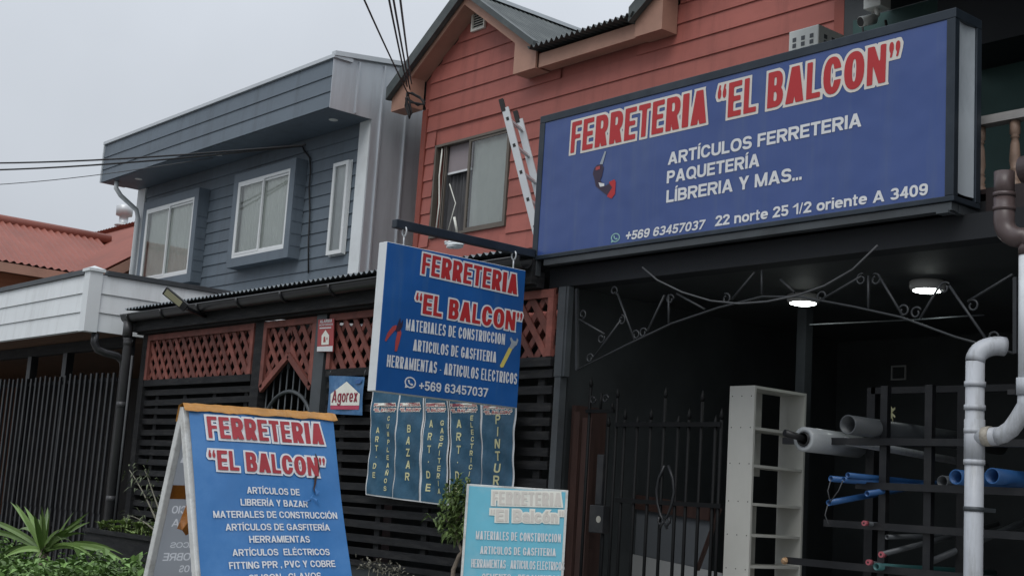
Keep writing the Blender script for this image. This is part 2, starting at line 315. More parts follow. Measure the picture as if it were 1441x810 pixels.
def siding(mb, Y, z0, z1, pitch, spans, seed=0):
    # lap boards on a wall facing -Y; spans(z) gives the x intervals of a row
    rnd = random.Random(seed); z = z0
    while z < z1-0.02:
        zt = min(z+pitch, z1)
        for a, b in spans((z+zt)/2):
            cuts = [a]; x = a+rnd.uniform(1.0, 3.2)
            while x < b-0.4: cuts.append(x); x += rnd.uniform(2.4, 3.4)
            cuts.append(b)
            for i in range(len(cuts)-1):
                p, q = cuts[i]+(0.0012 if i else 0), cuts[i+1]-0.0012
                mb.add([(p, Y-0.024, z), (q, Y-0.024, z), (q, Y-0.008, zt), (p, Y-0.008, zt), (p, Y, z), (q, Y, z)], [(0, 1, 2, 3), (4, 5, 1, 0)])
        z += pitch

# ------------------------------------------------------------------ lettering
_tcache = {}
def _box(x0, y0, x1, y1): return lambda X, Y: np.maximum(np.abs(X-(x0+x1)/2)-(x1-x0)/2, np.abs(Y-(y0+y1)/2)-(y1-y0)/2)
def _diag(xa, ya, xb, yb, hx, c0=0.0, c1=1.0):   # slanted bar, hx wide along x, cut level at c0 and c1
    k = (xb-xa)/(yb-ya); n = 1/sqrt(1+k*k)
    return lambda X, Y: np.maximum((np.abs(X-(xa+(Y-ya)*k))-hx/2)*n, np.maximum(c0-Y, Y-c1))
def _el(cx, cy, rx, ry):
    def f(X, Y):
        u, v = (X-cx)/rx, (Y-cy)/ry; k0 = (np.abs(u)**2.3+np.abs(v)**2.3)**(1/2.3); g = np.sqrt((u/rx)**2+(v/ry)**2)/np.maximum(np.sqrt(u*u+v*v), 1e-6)
        return (k0-1)/np.maximum(g, 1e-6)
    return f
def _ring(cx, cy, rx, ry, tx, ty):
    o, i = _el(cx, cy, rx, ry), _el(cx, cy, max(rx-tx, 0.02), max(ry-ty, 0.02)); return lambda X, Y: np.maximum(o(X, Y), -i(X, Y))
def _u(*fs):
    def f(X, Y):
        r = fs[0](X, Y)
        for g in fs[1:]: r = np.minimum(r, g(X, Y))
        return r
    return f
def _i(*fs):
    def f(X, Y):
        r = fs[0](X, Y)
        for g in fs[1:]: r = np.maximum(r, g(X, Y))
        return r
    return f
def _sub(a_, b_): return lambda X, Y: np.maximum(a_(X, Y), -b_(X, Y))
def _hp(nx, ny, c): return lambda X, Y: nx*X+ny*Y-c      # keeps nx*x+ny*y < c
WID = dict(H=.90, A=.98, B=.86, C=.92, D=.90, E=.78, F=.73, G=.96, L=.73, M=1.06, N=.90, O=1.0, P=.82, Q=1.0, R=.90, S=.84, T=.80, U=.88, V=.92, X=.9, Y=.90, Z=.80,
           n=.70, o=.74, r=.47, t=.44, e=.72, a=.72, c=.70, x=.72, g=.72)
for ch_ in '023456789': WID[ch_] = .70
WID.update({'1': .45, '+': .68, '-': .40, '/': .36, '.': .2, ',': .2, '“': .52, '”': .52, '"': .46, ' ': .34})
def glyph(ch, T, k):
    """distance function and width of one letter; T stem width, k width factor, cap height 1"""
    acc = None
    for p_, q_ in zip('ÍÉÑÓóÁ', 'IENOoA'):
        if ch == p_: acc, ch = p_, q_
    if ch in 'Iil': w = T
    else: w = WID[ch]*k
    T = min(T, w*0.40) if ch not in 'Iil.,' else T
    if ch == 'N': T = min(T, w*0.31)
    if ch == 'M': T = min(T, w*0.235)
    H = min(T, 0.24)*0.82; m = w/2; xh = 0.74; B = _box
    if ch == 'I' or ch == 'l': f = B(0, 0, T, 1)
    elif ch == 'i': f = _u(B(0, 0, T, xh), B(0, .84, T, 1))
    elif ch in 'EF':
        f = _u(B(0, 0, T, 1), B(0, 1-H, w, 1), B(0, .5-H*.42, w*.93, .5+H*.5))
        if ch == 'E': f = _u(f, B(0, 0, w, H))
    elif ch == 'H': f = _u(B(0, 0, T, 1), B(w-T, 0, w, 1), B(0, .5-H*.5, w, .5+H*.5))
    elif ch == 'L': f = _u(B(0, 0, T, 1), B(0, 0, w, H))
    elif ch == 'T': f = _u(B(m-T/2, 0, m+T/2, 1), B(0, 1-H, w, 1))
    elif ch == 'A': f = _u(_diag(T*.55, 0, m, 1, T*1.1), _diag(w-T*.55, 0, m, 1, T*1.1), B(w*.25, .20, w*.75, .20+H*.9))
    elif ch == 'V': f = _u(_diag(m, 0, T*.55, 1, T*1.1), _diag(m, 0, w-T*.55, 1, T*1.1))
    elif ch == 'Y': f = _u(B(m-T/2, 0, m+T/2, .46), _diag(m, .38, T*.58, 1, T*1.15, .38), _diag(m, .38, w-T*.58, 1, T*1.15, .38))
    elif ch == 'X': f = _u(_diag(T*.6, 0, w-T*.6, 1, T*1.2), _diag(w-T*.6, 0, T*.6, 1, T*1.2))
    elif ch == 'N': f = _u(B(0, 0, T, 1), B(w-T, 0, w, 1), _diag(w-T*.6, 0, T*.6, 1, T*1.2))
    elif ch == 'M': f = _u(B(0, 0, T*.92, 1), B(w-T*.92, 0, w, 1), _diag(m, 0, T*.55, 1, T*1.0), _diag(m, 0, w-T*.55, 1, T*1.0))
    elif ch == 'Z': f = _u(B(0, 1-H, w, 1), B(0, 0, w, H), _diag(T*.65, H*.5, w-T*.65, 1-H*.5, T*1.25, 0, 1))
    elif ch in 'OQ0':
        f = _ring(m, .5, m, .5, T, H)
        if ch == 'Q': f = _u(f, _i(_diag(w, -.04, m*1.05, .34, T*.9, -.04, .30), B(0, -.05, w*1.03, 1)))
    elif ch in 'CG':
        f = _sub(_ring(m, .5, m, .5, T, H), B(m*1.05, .36, w+1, .66))
        if ch == 'G': f = _u(f, B(w-T*.95, .10, w, .50), B(m*1.02, .50-H*.8, w, .50))
    elif ch == 'U': f = _u(_i(_ring(m, .36, m, .36, T, H), _hp(0, 1, .36)), B(0, .355, T, 1), B(w-T, .355, w, 1))
    elif ch == 'D': f = _u(B(0, 0, T, 1), B(0, 0, w*.45, H), B(0, 1-H, w*.45, 1), _i(_ring(w*.42, .5, w*.58, .5, T, H), _hp(-1, 0, -w*.42)))
    elif ch in 'BPR':
        y0 = .5-H*.42 if ch == 'B' else .42-H*.2
        up = _u(B(0, 1-H, w*.55, 1), B(0, y0, w*.55, y0+H), _i(_ring(w*.53, (y0+1)/2, w*(.42 if ch == 'B' else .47), (1-y0)/2, T, H), _hp(-1, 0, -w*.53)))
        f = _u(B(0, 0, T, 1), up)
        if ch == 'B': f = _u(f, B(0, 0, w*.55, H), _i(_ring(w*.53, (.5+H*.42)/2, w*.47, (.5+H*.42)/2, T, H), _hp(-1, 0, -w*.53)))
        if ch == 'R': f = _u(f, _diag(w-T*.62, 0, w*.52, .46, T*1.2, 0, .44))
    elif ch in 'S358':
        ru, rl = (1-.5+H/2)/2, (.5+H/2)/2; cu_, cl_ = 1-ru, rl
        up = _ring(m, cu_, m*.95, ru, T, H); lo = _ring(m, cl_, m, rl, T, H)
        if ch == 'S': f = _u(_sub(up, B(m, -1, w+1, cu_+H*.15)), _sub(lo, B(-1, cl_-H*.15, m, 2)))
        elif ch == '8': f = _u(up, lo)
        elif ch == '3': f = _u(_sub(up, B(-1, .5-H/2-.01, m*.8, cu_+H*.3)), _sub(lo, B(-1, cl_-H*.3, m*.8, 1)))
        else: f = _u(_sub(_ring(m, .33, m, .33, T, H), B(-1, .27, m*.75, .52)), B(w*.07, 1-H, w*.95, 1), _diag(w*.08+T*.4, .40, w*.14+T*.4, 1, T*.85, .42, 1))
    elif ch == '2': f = _u(_i(_ring(m, .68, m, .32, T, H), _u(_hp(0, -1, -.68), _i(_hp(-1, 0, -m), _hp(0, -1, -.56)))), _diag(T*.6, H*.5, w-T*.75, .62, T*1.2, 0, .62), B(0, 0, w, H))
    elif ch in '69':
        f = _u(_ring(m, .32, m, .32, T, H), _sub(_ring(m, .5, m, .5, T, H), _u(B(m, -1, 2, .70), B(-1, -1, 2, .3))))
        if ch == '9':
            g0 = f; f = lambda X, Y: g0(w-X, 1-Y)
    elif ch == '4': f = _u(B(w*.58, 0, w*.58+T, 1), B(0, .22, w, .22+H*.9), _diag(T*.5, .24, w*.58+T*.4, 1, T*.95, .24, 1))
    elif ch == '7': f = _u(B(0, 1-H, w, 1), _diag(w*.30, 0, w-T*.55, 1-H*.5, T*1.1, 0, 1-H*.3))
    elif ch == '1': f = _u(B(w-T, 0, w, 1), _diag(0, .66, w-T*.5, .95, T*1.6, .66, .90))
    elif ch in 'noreacgtx':
        if ch == 'o': f = _ring(m, xh/2, m, xh/2, T, H)
        elif ch == 'c': f = _sub(_ring(m, xh/2, m, xh/2, T, H), B(m, xh*.36, 2, xh*.64))
        elif ch == 'e': f = _u(_sub(_ring(m, xh/2, m, xh/2, T, H), B(m, xh*.24, 2, xh*.40)), B(T*.5, xh*.40, w-T*.3, xh*.40+H*.8))
        elif ch == 'n': f = _u(B(0, 0, T, xh), B(w-T, 0, w, xh*.55), _i(_ring(m, xh*.55, m, xh*.45, T, H), _hp(0, -1, -xh*.55)))
        elif ch == 'r': f = _u(B(0, 0, T, xh), _i(_ring(w*.9, xh*.5, w*.85, xh*.5, T, H), _hp(0, -1, -xh*.62), _hp(1, 0, w)))
        elif ch == 'a': f = _u(_ring(m*.92, xh*.30, m*.92, xh*.30, T, H), B(w-T, 0, w, xh*.6), _i(_ring(m, xh*.58, m, xh*.42, T, H), _hp(0, -1, -xh*.62)))
        elif ch == 'g': f = _u(_ring(m*.95, xh/2, m*.95, xh/2, T, H), B(w-T, -.1, w, xh), _i(_ring(m, -.06, m, .22, T, H), _hp(0, 1, -.06)))
        elif ch == 't': f = _u(B(w*.22, .12, w*.22+T, .95), B(0, xh-H, w, xh), B(w*.22, 0, w*.9, H))
        else: f = _u(_diag(T*.6, 0, w-T*.6, xh, T*1.2, 0, xh), _diag(w-T*.6, 0, T*.6, xh, T*1.2, 0, xh))
    elif ch == '+': f = _u(B(m-T*.45, .12, m+T*.45, .12+w), B(0, .12+m-T*.45, w, .12+m+T*.45))
    elif ch == '-': f = B(0, .32, w, .32+H)
    elif ch == '/': f = _diag(T*.4, 0, w-T*.4, 1, T*.8)
    elif ch == '.': f = B(0, 0, w, min(w, .22))
    elif ch == ',': f = _u(B(0, 0, w, .2), _diag(w*.3, -.18, w*.7, 0, w*.55, -.16, .02))
    elif ch in '“”"':
        q = w*.42; fs = []
        for x0 in (0, w-q):
            if ch == '"': fs.append(B(x0+q*.1, .62, x0+q*.9, 1))
            elif ch == '”': fs += [_el(x0+q/2, .86, q/2, .14), _diag(x0+q*.35, .58, x0+q*.75, .86, q*.5, .60, .86)]
            else: fs += [_el(x0+q/2, .74, q/2, .14), _diag(x0+q*.25, .74, x0+q*.65, 1.02, q*.5, .74, 1.0)]
        f = _u(*fs)
    if acc:
        top = xh if acc == 'ó' else 1.0
        a_ = _diag(w/2-.04, top+.06, w/2+.10, top+.24, T*.85, top+.06, top+.24) if acc != 'Ñ' else _box(w*.18, top+.08, w*.82, top+.08+H*.75)
        f = _u(f, a_)
    return f, w
def text_layout(s, T, need):
    """widen or narrow the letters until the string is `need` cap heights long"""
    sp = 0.085; fixed = sum(T for c in s if c in 'IilÍ')+sp*(len(s)-1); var = sum(WID[{'É': 'E', 'Ñ': 'N', 'Ó': 'O', 'ó': 'o', 'Á': 'A'}.get(c, c)] for c in s if c not in 'IilÍ')
    k = (need-fixed)/max(var, 1e-6)
    if k < 0.35: sp *= 0.5; T *= 0.8; fixed = sum(T for c in s if c in 'IilÍ')+sp*(len(s)-1); k = max((need-fixed)/max(var, 1e-6), 0.2)
    return k, sp, T
def text_loops(s, T, need, grow):
    key = (s, round(T, 3), round(need, 2), round(grow, 3))
    if key in _tcache: return _tcache[key]
    k, sp, T = text_layout(s, T, need)
    if len(s) == 1: k = need/WID.get({'Ñ': 'N'}.get(s, s), T) if s not in 'IilÍ' else 1
    gl = []; x = 0
    for c in s:
        if c == ' ': x += WID[' ']*k+sp; continue
        f, w = glyph(c, T, k); gl.append((f, x, w)); x += w+sp
    h = 1/30.0; pad = grow+3*h
    x0, x1, y0, y1 = -pad, x+pad, -0.32-pad, 1.28+pad
    nx, ny = int((x1-x0)/h)+2, int((y1-y0)/h)+2
    xs = x0+h*np.arange(nx)+1.3e-5; ys = y0+h*np.arange(ny)+1.7e-5
    F = np.full((nx, ny), -9.0)
    for f, gx, w in gl:
        i0, i1 = max(0, int((gx-pad-0.1-x0)/h)), min(nx, int((gx+w+pad+0.1-x0)/h)+2)
        X, Y = np.meshgrid(xs[i0:i1]-gx, ys, indexing='ij'); F[i0:i1] = np.maximum(F[i0:i1], grow-f(X, Y))
    def ip(i, j, k_, l):
        a, b = F[i, j], F[k_, l]; t = a/(a-b); return (xs[i]+(xs[k_]-xs[i])*t, ys[j]+(ys[l]-ys[j])*t)
    pos = F > 0; pts = {}; nxt = {}
    mixed = pos[:-1, :-1].astype(int)+pos[1:, :-1]+pos[:-1, 1:]+pos[1:, 1:]
    for i, j in zip(*np.where((mixed > 0) & (mixed < 4))):
        i, j = int(i), int(j)
        c = [(i, j), (i+1, j), (i+1, j+1), (i, j+1)]; edges = [((i, j), (i+1, j)), ((i+1, j), (i+1, j+1)), ((i, j+1), (i+1, j+1)), ((i, j), (i, j+1))]
        v = [bool(pos[q]) for q in c]; en = []; ex = []
        for n_ in range(4):
            if v[n_] != v[(n_+1) % 4]:
                (ex if v[n_] else en).append(edges[n_]); e = edges[n_]
                if e not in pts: pts[e] = ip(*e[0], *e[1])
        if len(en) == 1: nxt[ex[0]] = en[0]
        else:
            ctr = F[i, j]+F[i+1, j]+F[i, j+1]+F[i+1, j+1]
            for e_ in ex:
                q = edges.index(e_); nxt[e_] = edges[(q-1) % 4] if ctr <= 0 else edges[(q+1) % 4]
    loops = []; left = dict(nxt)
    while left:
        cur = next(iter(left)); lp = []
        while cur in left: lp.append(pts[cur]); cur = left.pop(cur)
        if len(lp) > 4: loops.append(np.array(lp))
    outl = []
    for lp in loops:   # drop points on straight runs
        keep = [0]; i = 0; n = len(lp)
        while i < n-1:
            j = i+1
            while j+1 < n and j-i < 40:
                a, b = lp[i], lp[j+1]; d = b-a; ln = np.hypot(*d)+1e-12; m = lp[i+1:j+1]-a
                if np.abs(m[:, 0]*d[1]-m[:, 1]*d[0]).max()/ln > h*0.10: break
                j += 1
            keep.append(j); i = j
        if keep[-1] == n-1 and len(keep) > 3 and np.hypot(*(lp[-1]-lp[0])) < h*0.2: keep.pop()
        if len(keep) >= 3: outl.append(lp[keep])
    _tcache[key] = outl
    return outl
def flat_fill(loops, tf, name, m, parent, extra=None):
    cu = bpy.data.curves.new('tmp', 'CURVE'); cu.dimensions = '2D'; cu.fill_mode = 'BOTH'
    for lp in loops:
        sp = cu.splines.new('POLY'); sp.points.add(len(lp)-1)
        for i, p in enumerate(lp): sp.points[i].co = (float(p[0]), float(p[1]), 0, 1)
        sp.use_cyclic_u = True
    ob = bpy.data.objects.new('tmp', cu); C.objects.link(ob)
    dg = bpy.context.evaluated_depsgraph_get(); dg.update()
    me = bpy.data.meshes.new_from_object(ob.evaluated_get(dg))
    mb = MB(); seen = set()
    vs = [tf(v.co[0], v.co[1]) for v in me.vertices]
    mb.add(vs, [tuple(p.vertices) for p in me.polygons])
    bpy.data.objects.remove(ob); bpy.data.curves.remove(cu); bpy.data.meshes.remove(me)
    return mb.build(name, m, parent)
class Face:   # a flat sign face: point, outward normal, reading direction
    def __init__(s, P, n, u):
        s.P = np.array(P, float); s.n = nrm(n); s.u = nrm(u); s.v = np.cross(s.n, s.u)
    def h(s, px): return hit(px, s.P, s.n)
def text(root, face, st, pl, pr, pt, m, wt=0.2, edge=None, ewt=0.06, lift=0.003, name='lettering', tilt=True, warp=None, mirror=False, slant=0.0):
    # pl, pr: where the text's base line starts and ends; pt: top of the capitals at its start
    A, B = face.h(pl), face.h(pr); T = face.h(pt)
    u = nrm(B-A) if tilt else face.u; v = np.cross(face.n, u); Wd = (B-A) @ u; cap = (T-A) @ v
    return place(root, face.n, A, u, v, Wd, cap, st, m, wt, edge, ewt, lift, name, warp, mirror, slant)
def place(root, n, A, u, v, Wd, cap, st, m, wt=0.2, edge=None, ewt=0.06, lift=0.003, name='lettering', warp=None, mirror=False, slant=0.0):
    res = []
    for gr, mm, lf, nm in ([(ewt, edge, lift, name+'_edge')] if edge else [])+[(0.0, m, lift+(0.002 if edge else 0), name)]:
        loops = text_loops(st, wt, Wd/cap, gr)
        def tf(x, y):
            a = (x+slant*y)*cap; b = y*cap
            if mirror: a = Wd-a
            p = A+u*a+v*b+n*lf
            if warp is not None: p = p+n*warp(p)
            return p
        o = flat_fill(loops, tf, nm, mm, res[0] if res else root); res.append(o)
    return res[0]

# ================================================================== SETTING
g = MB(); g.quad((-300, -300, -0.134), (300, -300, -0.134), (300, 300, -0.134), (-300, 300, -0.134)); kind(g.build('ground', 'groundm'), 'structure')
g = MB(); g.box(-120, 60, -8, 1.2, -0.30, -0.13); kind(g.build('road', 'asphalt'), 'structure')
g = MB(); g.box(-120, 60, 1.35, 14.0, -0.29, 0.0); kind(g.build('pavement', 'concrete'), 'structure')
g = MB(); g.box(-120, 60, 1.2, 1.346, -0.29, 0.006); kind(g.build('kerb', 'concrete', bevel=0.012), 'structure')
g = MB(); g.box(-13.6, -8.2, 3.7, 5.3, -0.1, 0.05); kind(g.build('planting_bed', 'soil'), 'structure')

# ================================================================== GREY HOUSE
GX0, GX1, GY = -20.72, -13.95, 9.2
gh = thing('grey_house', 'blue grey clapboard house with boxed flat eave and two bay windows', 'house', (-17.3, 9.2, 0))
b = MB(); b.box(GX0, GX1-0.02, GY, 15, 0, 5.95); b.build('wall', 'grey', gh)
b = MB(); siding(b, GY, 2.9, 5.93, 0.168, lambda z: [(GX0+0.26, GX1-0.24)], 3); b.build('siding', 'grey', gh)
b = MB(); b.box(GX1-0.235, GX1+0.004, GY-0.036, GY-0.001, 2.6, 5.935); b.build('corner_trim', 'white', gh)
b = MB(); b.box(GX0-0.03, GX0+0.255, GY-0.036, GY-0.001, 2.6, 5.935); b.build('corner_trim', 'white', gh)
EY = 8.54
eb = MB()
for i in range(3):
    z0 = 5.945+i*0.205; z1 = z0+0.205
    eb.add([(GX0-0.05, EY-0.016, z0), (-13.93, EY-0.016, z0), (-13.93, EY-0.002, z1), (GX0-0.05, EY-0.002, z1), (GX0-0.05, EY, z0), (-13.93, EY, z0)], [(0, 1, 2, 3), (4, 5, 1, 0)])
eb.box(GX0-0.05, -13.925, EY, GY+0.3, 5.945, 6.575)
eave = eb.build('eave', 'grey', gh)
b = MB(); b.box(GX0-0.09, -13.88, EY-0.035, EY+0.25, 6.578, 6.625); b.box(GX0-0.085, GX0-0.052, EY-0.03, EY+0.4, 5.94, 6.577); b.build('eave_flashing', 'flash', eave)
b = MB(); b.box(GX0-0.02, -13.95, EY+0.01, GY-0.04, 5.936, 5.942); b.build('soffit', 'grey', eave)
# standing seam side wall
b = MB()
def roofz(y): return 6.60+(y-EY)*0.13
b.prism([(-13.915, EY-0.018, 5.93), (-13.915, GY-0.04, 5.93), (-13.915, GY-0.04, 0), (-13.915, 15, 0), (-13.915, 15, roofz(15)), (-13.915, EY-0.018, 6.60)], (-0.008, 0, 0))
y = EY+0.36
while y < 14.9:
    b.box(-13.915, -13.888, y-0.011, y+0.011, 5.945 if y < GY-0.04 else 0.1, roofz(y)-0.03); y += 0.39
b.build('side_cladding', 'silver', gh)
b = MB(); b.prism([(-13.95, EY-0.03, 6.60), (-13.95, 15, roofz(15)), (-13.95, 15, roofz(15)+0.06), (-13.95, EY-0.03, 6.66)], (0.085, 0, 0)); b.build('side_flashing', 'flash', gh)
b = MB(); b.prism([(GX0-0.05, EY+0.1, 6.59), (GX0-0.05, 15, roofz(15)), (GX0-0.05, 15, roofz(15)+0.03), (GX0-0.05, EY+0.1, 6.62)], (6.75, 0, 0)); b.build('roof', 'roofcap', gh)
for px in ((469, 169), (307, 218), (195, 252)):
    p = hit(px, (0, 0, 5.934), (0, 0, 1)); b = MB(); b.lathe((p[0], p[1], 5.9305), [(0.0, 0), (0.055, 0), (0.06, 0.004), (0.06, 0.0054)], 18); b.build('downlight', 'acwhite', gh)
def slider(parent, x0, x1, z0, z1, Y, two=True, curtain='curtain'):
    # white sliding window: frame, mullion, panes, curtain behind
    f = MB(); t = 0.05; d = 0.05
    f.box(x0, x1, Y-d, Y, z0, z0+t); f.box(x0, x1, Y-d, Y, z1-t, z1); f.box(x0, x0+t, Y-d, Y, z0+t, z1-t); f.box(x1-t, x1, Y-d, Y, z0+t, z1-t)
    xm = (x0+x1)/2; s = 0.032
    if two:
        for a, c, yy in ((x0+t, xm+0.02, Y-0.042), (xm-0.02, x1-t, Y-0.020)):
            f.box(a, a+s, yy-0.012, yy+0.012, z0+t, z1-t); f.box(c-s, c, yy-0.012, yy+0.012, z0+t, z1-t); f.box(a+s, c-s, yy-0.012, yy+0.012, z0+t, z0+t+s); f.box(a+s, c-s, yy-0.012, yy+0.012, z1-t-s, z1-t)
    fr = f.build('frame', 'pvc', parent)
    g_ = MB(); PQ = lambda a, c, y_, e, f_: g_.quad((a, y_, e), (c, y_, e), (c, y_, f_), (a, y_, f_))
    if not two: PQ(x0+t, x1-t, Y-0.032, z0+t, z1-t)
    if two:
        PQ(x0+t+s, xm+0.02-s, Y-0.042, z0+t+s, z1-t-s); PQ(xm-0.02+s, x1-t-s, Y-0.020, z0+t+s, z1-t-s)
    g_.build('pane', 'glass', parent)
    c_ = MB(); n = int((x1-x0)/0.02); pts = [(x0+0.01+(x1-x0-0.02)*i/n, Y+0.022+0.012*sin(i*1.3)+0.004*sin(i*0.37)) for i in range(n+1)]
    c_.add([(x, yy, z0+0.02) for x, yy in pts]+[(x, yy, z1-0.02) for x, yy in pts], [(i, i+1, n+2+i, n+1+i) for i in range(n)], True); c_.build('curtain', curtain, parent)
def bay(x0, x1, z0, z1, d):
    # boxed-out window: four sides standing proud of the wall
    t = 0.13; YF = GY-d; m = MB()
    m.box(x0, x1, YF, GY-0.02, z0, z0+t); m.box(x0, x1, YF, GY-0.02, z1-t, z1); m.box(x0, x0+t, YF, GY-0.02, z0+t, z1-t); m.box(x1-t, x1, YF, GY-0.02, z0+t, z1-t)
    for k in range(1, 7):
        z = z0+k*0.168
        if z < z1-0.05: m.box(x1-0.001, x1+0.006, YF+0.012, GY-0.026, z-0.004, z+0.001)
    w = m.build('window_bay', 'grey', gh)
    slider(w, x0+t-0.01, x1-t+0.01, z0+t-0.01, z1-t+0.01, YF+0.052)
p = hit((339, 250), (0, GY-0.18, 0), (0, 1, 0)); q = hit((408.5, 347), (0, GY-0.18, 0), (0, 1, 0))
bay(-17.12, -15.43, 4.26, 5.63, 0.2)
bay(-20.10, -18.20, 4.16, 5.60, 0.2)
w = MB(); x0, x1, z0, z1 = -14.665, -14.305, 4.225, 5.45
w.box(x0-0.012, x1+0.012, GY-0.03, GY-0.026, z0-0.012, z1+0.012)
wn = w.build('window', 'pvc', gh); slider(wn, x0, x1, z0, z1, GY+0.020, False)
# move narrow window proud of the wall
for ch in wn.children: ch.location.y -= 0.062 if ch.name.startswith('curtain') else 0.055
b = MB(); pts = [(-20.42, EY+0.10, 5.93), (-20.42, EY+0.10, 5.82), (-20.44, EY+0.2, 5.72), (-20.5, GY-0.14, 5.55), (-20.52, GY-0.085, 5.42), (-20.52, GY-0.085, 2.9)]
b.tube(pts, 0.038, 12); b.build('rain_pipe', 'white', gh)

# ================================================================== WHITE CARPORT
cp = thing('carport', 'white clapboard carport canopy with brown plank ceiling in front of grey house', 'carport', (-17, 5.7, 0))
CX1, CYF, CZ0, CZ1 = -13.74, 5.66, 2.745, 3.36
b = MB(); h3 = (CZ1-CZ0)/3
for i in range(3):
    z0 = CZ0+i*h3; z1 = z0+h3
    b.add([(-40, CYF-0.02, z0), (CX1-0.1, CYF-0.02, z0), (CX1-0.1, CYF-0.004, z1-0.004), (-40, CYF-0.004, z1-0.004), (-40, CYF, z0), (CX1-0.1, CYF, z0)], [(0, 1, 2, 3), (4, 5, 1, 0)])
    b.add([(CX1+0.02, CYF+0.1, z0), (CX1+0.02, 9.1, z0), (CX1+0.004, 9.1, z1-0.004), (CX1+0.004, CYF+0.1, z1-0.004), (CX1, CYF+0.1, z0), (CX1, 9.1, z0)], [(0, 1, 2, 3), (4, 5, 1, 0)])
b.box(-40, CX1-0.001, CYF+0.001, CYF+0.06, CZ0+0.002, CZ1-0.01); b.box(CX1-0.06, CX1-0.001, CYF+0.061, 9.1, CZ0+0.002, CZ1-0.01)
b.build('fascia', 'whitesheet', cp)
b = MB(); b.box(CX1-0.11, CX1+0.035, CYF-0.04, CYF+0.105, CZ0-0.012, CZ1+0.02); b.box(CX1-0.13, CX1+0.055, CYF-0.06, CYF+0.125, CZ1+0.0205, CZ1+0.05); b.add([(CX1-0.13, CYF-0.06, CZ1+0.0505), (CX1+0.055, CYF-0.06, CZ1+0.0505), (CX1+0.055, CYF+0.125, CZ1+0.0505), (CX1-0.13, CYF+0.125, CZ1+0.0505), (CX1-0.0375, CYF+0.03, CZ1+0.09)], [(0, 1, 4), (1, 2, 4), (2, 3, 4), (3, 0, 4)]); b.build('corner_trim', 'white', cp)
b = MB(); b.box(-40, CX1-0.15, CYF-0.035, CYF+0.1, CZ1, CZ1+0.05); b.box(CX1-0.06, CX1+0.035, CYF+0.16, 9.1, CZ1, CZ1+0.05); b.build('cap_flashing', 'greysteel', cp)
b = MB(); b.prism([(-40, CYF+0.1, CZ1+0.0), (CX1-0.06, CYF+0.1, CZ1+0.0), (CX1-0.06, 9.1, CZ1+0.0), (-40, 9.1, CZ1)], (0, 0, 0.02)); b.build('roof_sheet', 'roofcap', cp)
b = MB(); yy = CYF+0.01
while yy < 9.0:
    b.box(-40, CX1-0.02, yy, yy+0.135, CZ0+0.012, CZ0+0.03); yy += 0.14
b.build('soffit', 'woodsoffit', cp)
b = MB(); b.box(-40, CX1-0.07, 6.16, 6.26, CZ0-0.11, CZ0+0.008); b.build('beam', 'black', cp)
b = MB(); b.box(-40, CX1-0.07, 9.06, 9.14, 0, CZ0+0.01); b.build('back_wall', 'dark', cp)
for x in (-13.85, -15.50, -16.62, -18.6):
    b = MB(); b.box(x-0.06, x+0.06, 6.165, 6.255, 0, CZ0-0.112); b.build('post', 'blackmetal', cp)
b = MB(); b.tube([(CX1-0.03, CYF+0.12, CZ0-0.015), (CX1-0.03, CYF+0.12, CZ0-0.12), (CX1-0.02, CYF+0.16, CZ0-0.19), (CX1+0.0, CYF+0.24, CZ0-0.215), (CX1+0.03, 6.02, CZ0-0.235), (CX1+0.035, 6.09, CZ0-0.28), (CX1+0.035, 6.11, CZ0-0.36), (CX1+0.035, 6.11, 0.05)], 0.042, 12); b.build('rain_pipe', 'gutter', cp)

# black bar gate of the carport
sg = thing('bar_gate', 'tall black vertical bar driveway gate below the white carport', 'gate', (-18, 6.1, 0))
b = MB(); x = -13.98; k = 0
while x > -23.5:
    jx, jz = random.uniform(-.007, .007), random.uniform(-.015, .015); b.prism([(x-0.021, 6.125, 0.06), (x+0.021, 6.125, 0.06), (x+0.021+jx, 6.125, 2.36+jz), (x-0.021+jx, 6.125, 2.36+jz)], (0, 0.025, 0)); x -= 0.15
b.build('bar', 'blackmetal', sg)
for z0, z1 in ((2.26, 2.30), (0.62, 0.67), (0.10, 0.15)):
    b = MB(); b.box(-23.5, -13.93, 6.151, 6.16, z0, z1); b.build('rail', 'blackmetal', sg)
b = MB(); x = -13.90
while x > -23.5:
    b.pxz([(x-0.02, 0.06), (x+0.02, 0.06), (x+0.02, 0.83), (x-0.02, 0.79)], 6.10, 6.122); x -= 0.15
b.build('lower_picket', 'blackmetal', sg)

# ================================================================== ORANGE HOUSE FAR LEFT
oh = thing('orange_house', 'orange clapboard house with brick red corrugated roof at far left', 'house', (-27, 11, 0))
def corr(mb, O, U, V, nper, amp=0.018, per=6, flip=False):
    # corrugated sheet: waves across U, ribs along V
    O, U, V = (np.array(q, float) for q in (O, U, V)); nn = nrm(np.cross(U, V)); n = nper*per; vs = []
    for i in range(n+1):
        o = O+U*(i/n)+nn*amp*cos(2*pi*i/per); vs += [o, o+V]
    mb.add(vs, [(2*i, 2*i+2, 2*i+3, 2*i+1) for i in range(n)], True)
zr = 6.66; zE = 4.95
RX, EX = -26.5, -24.30
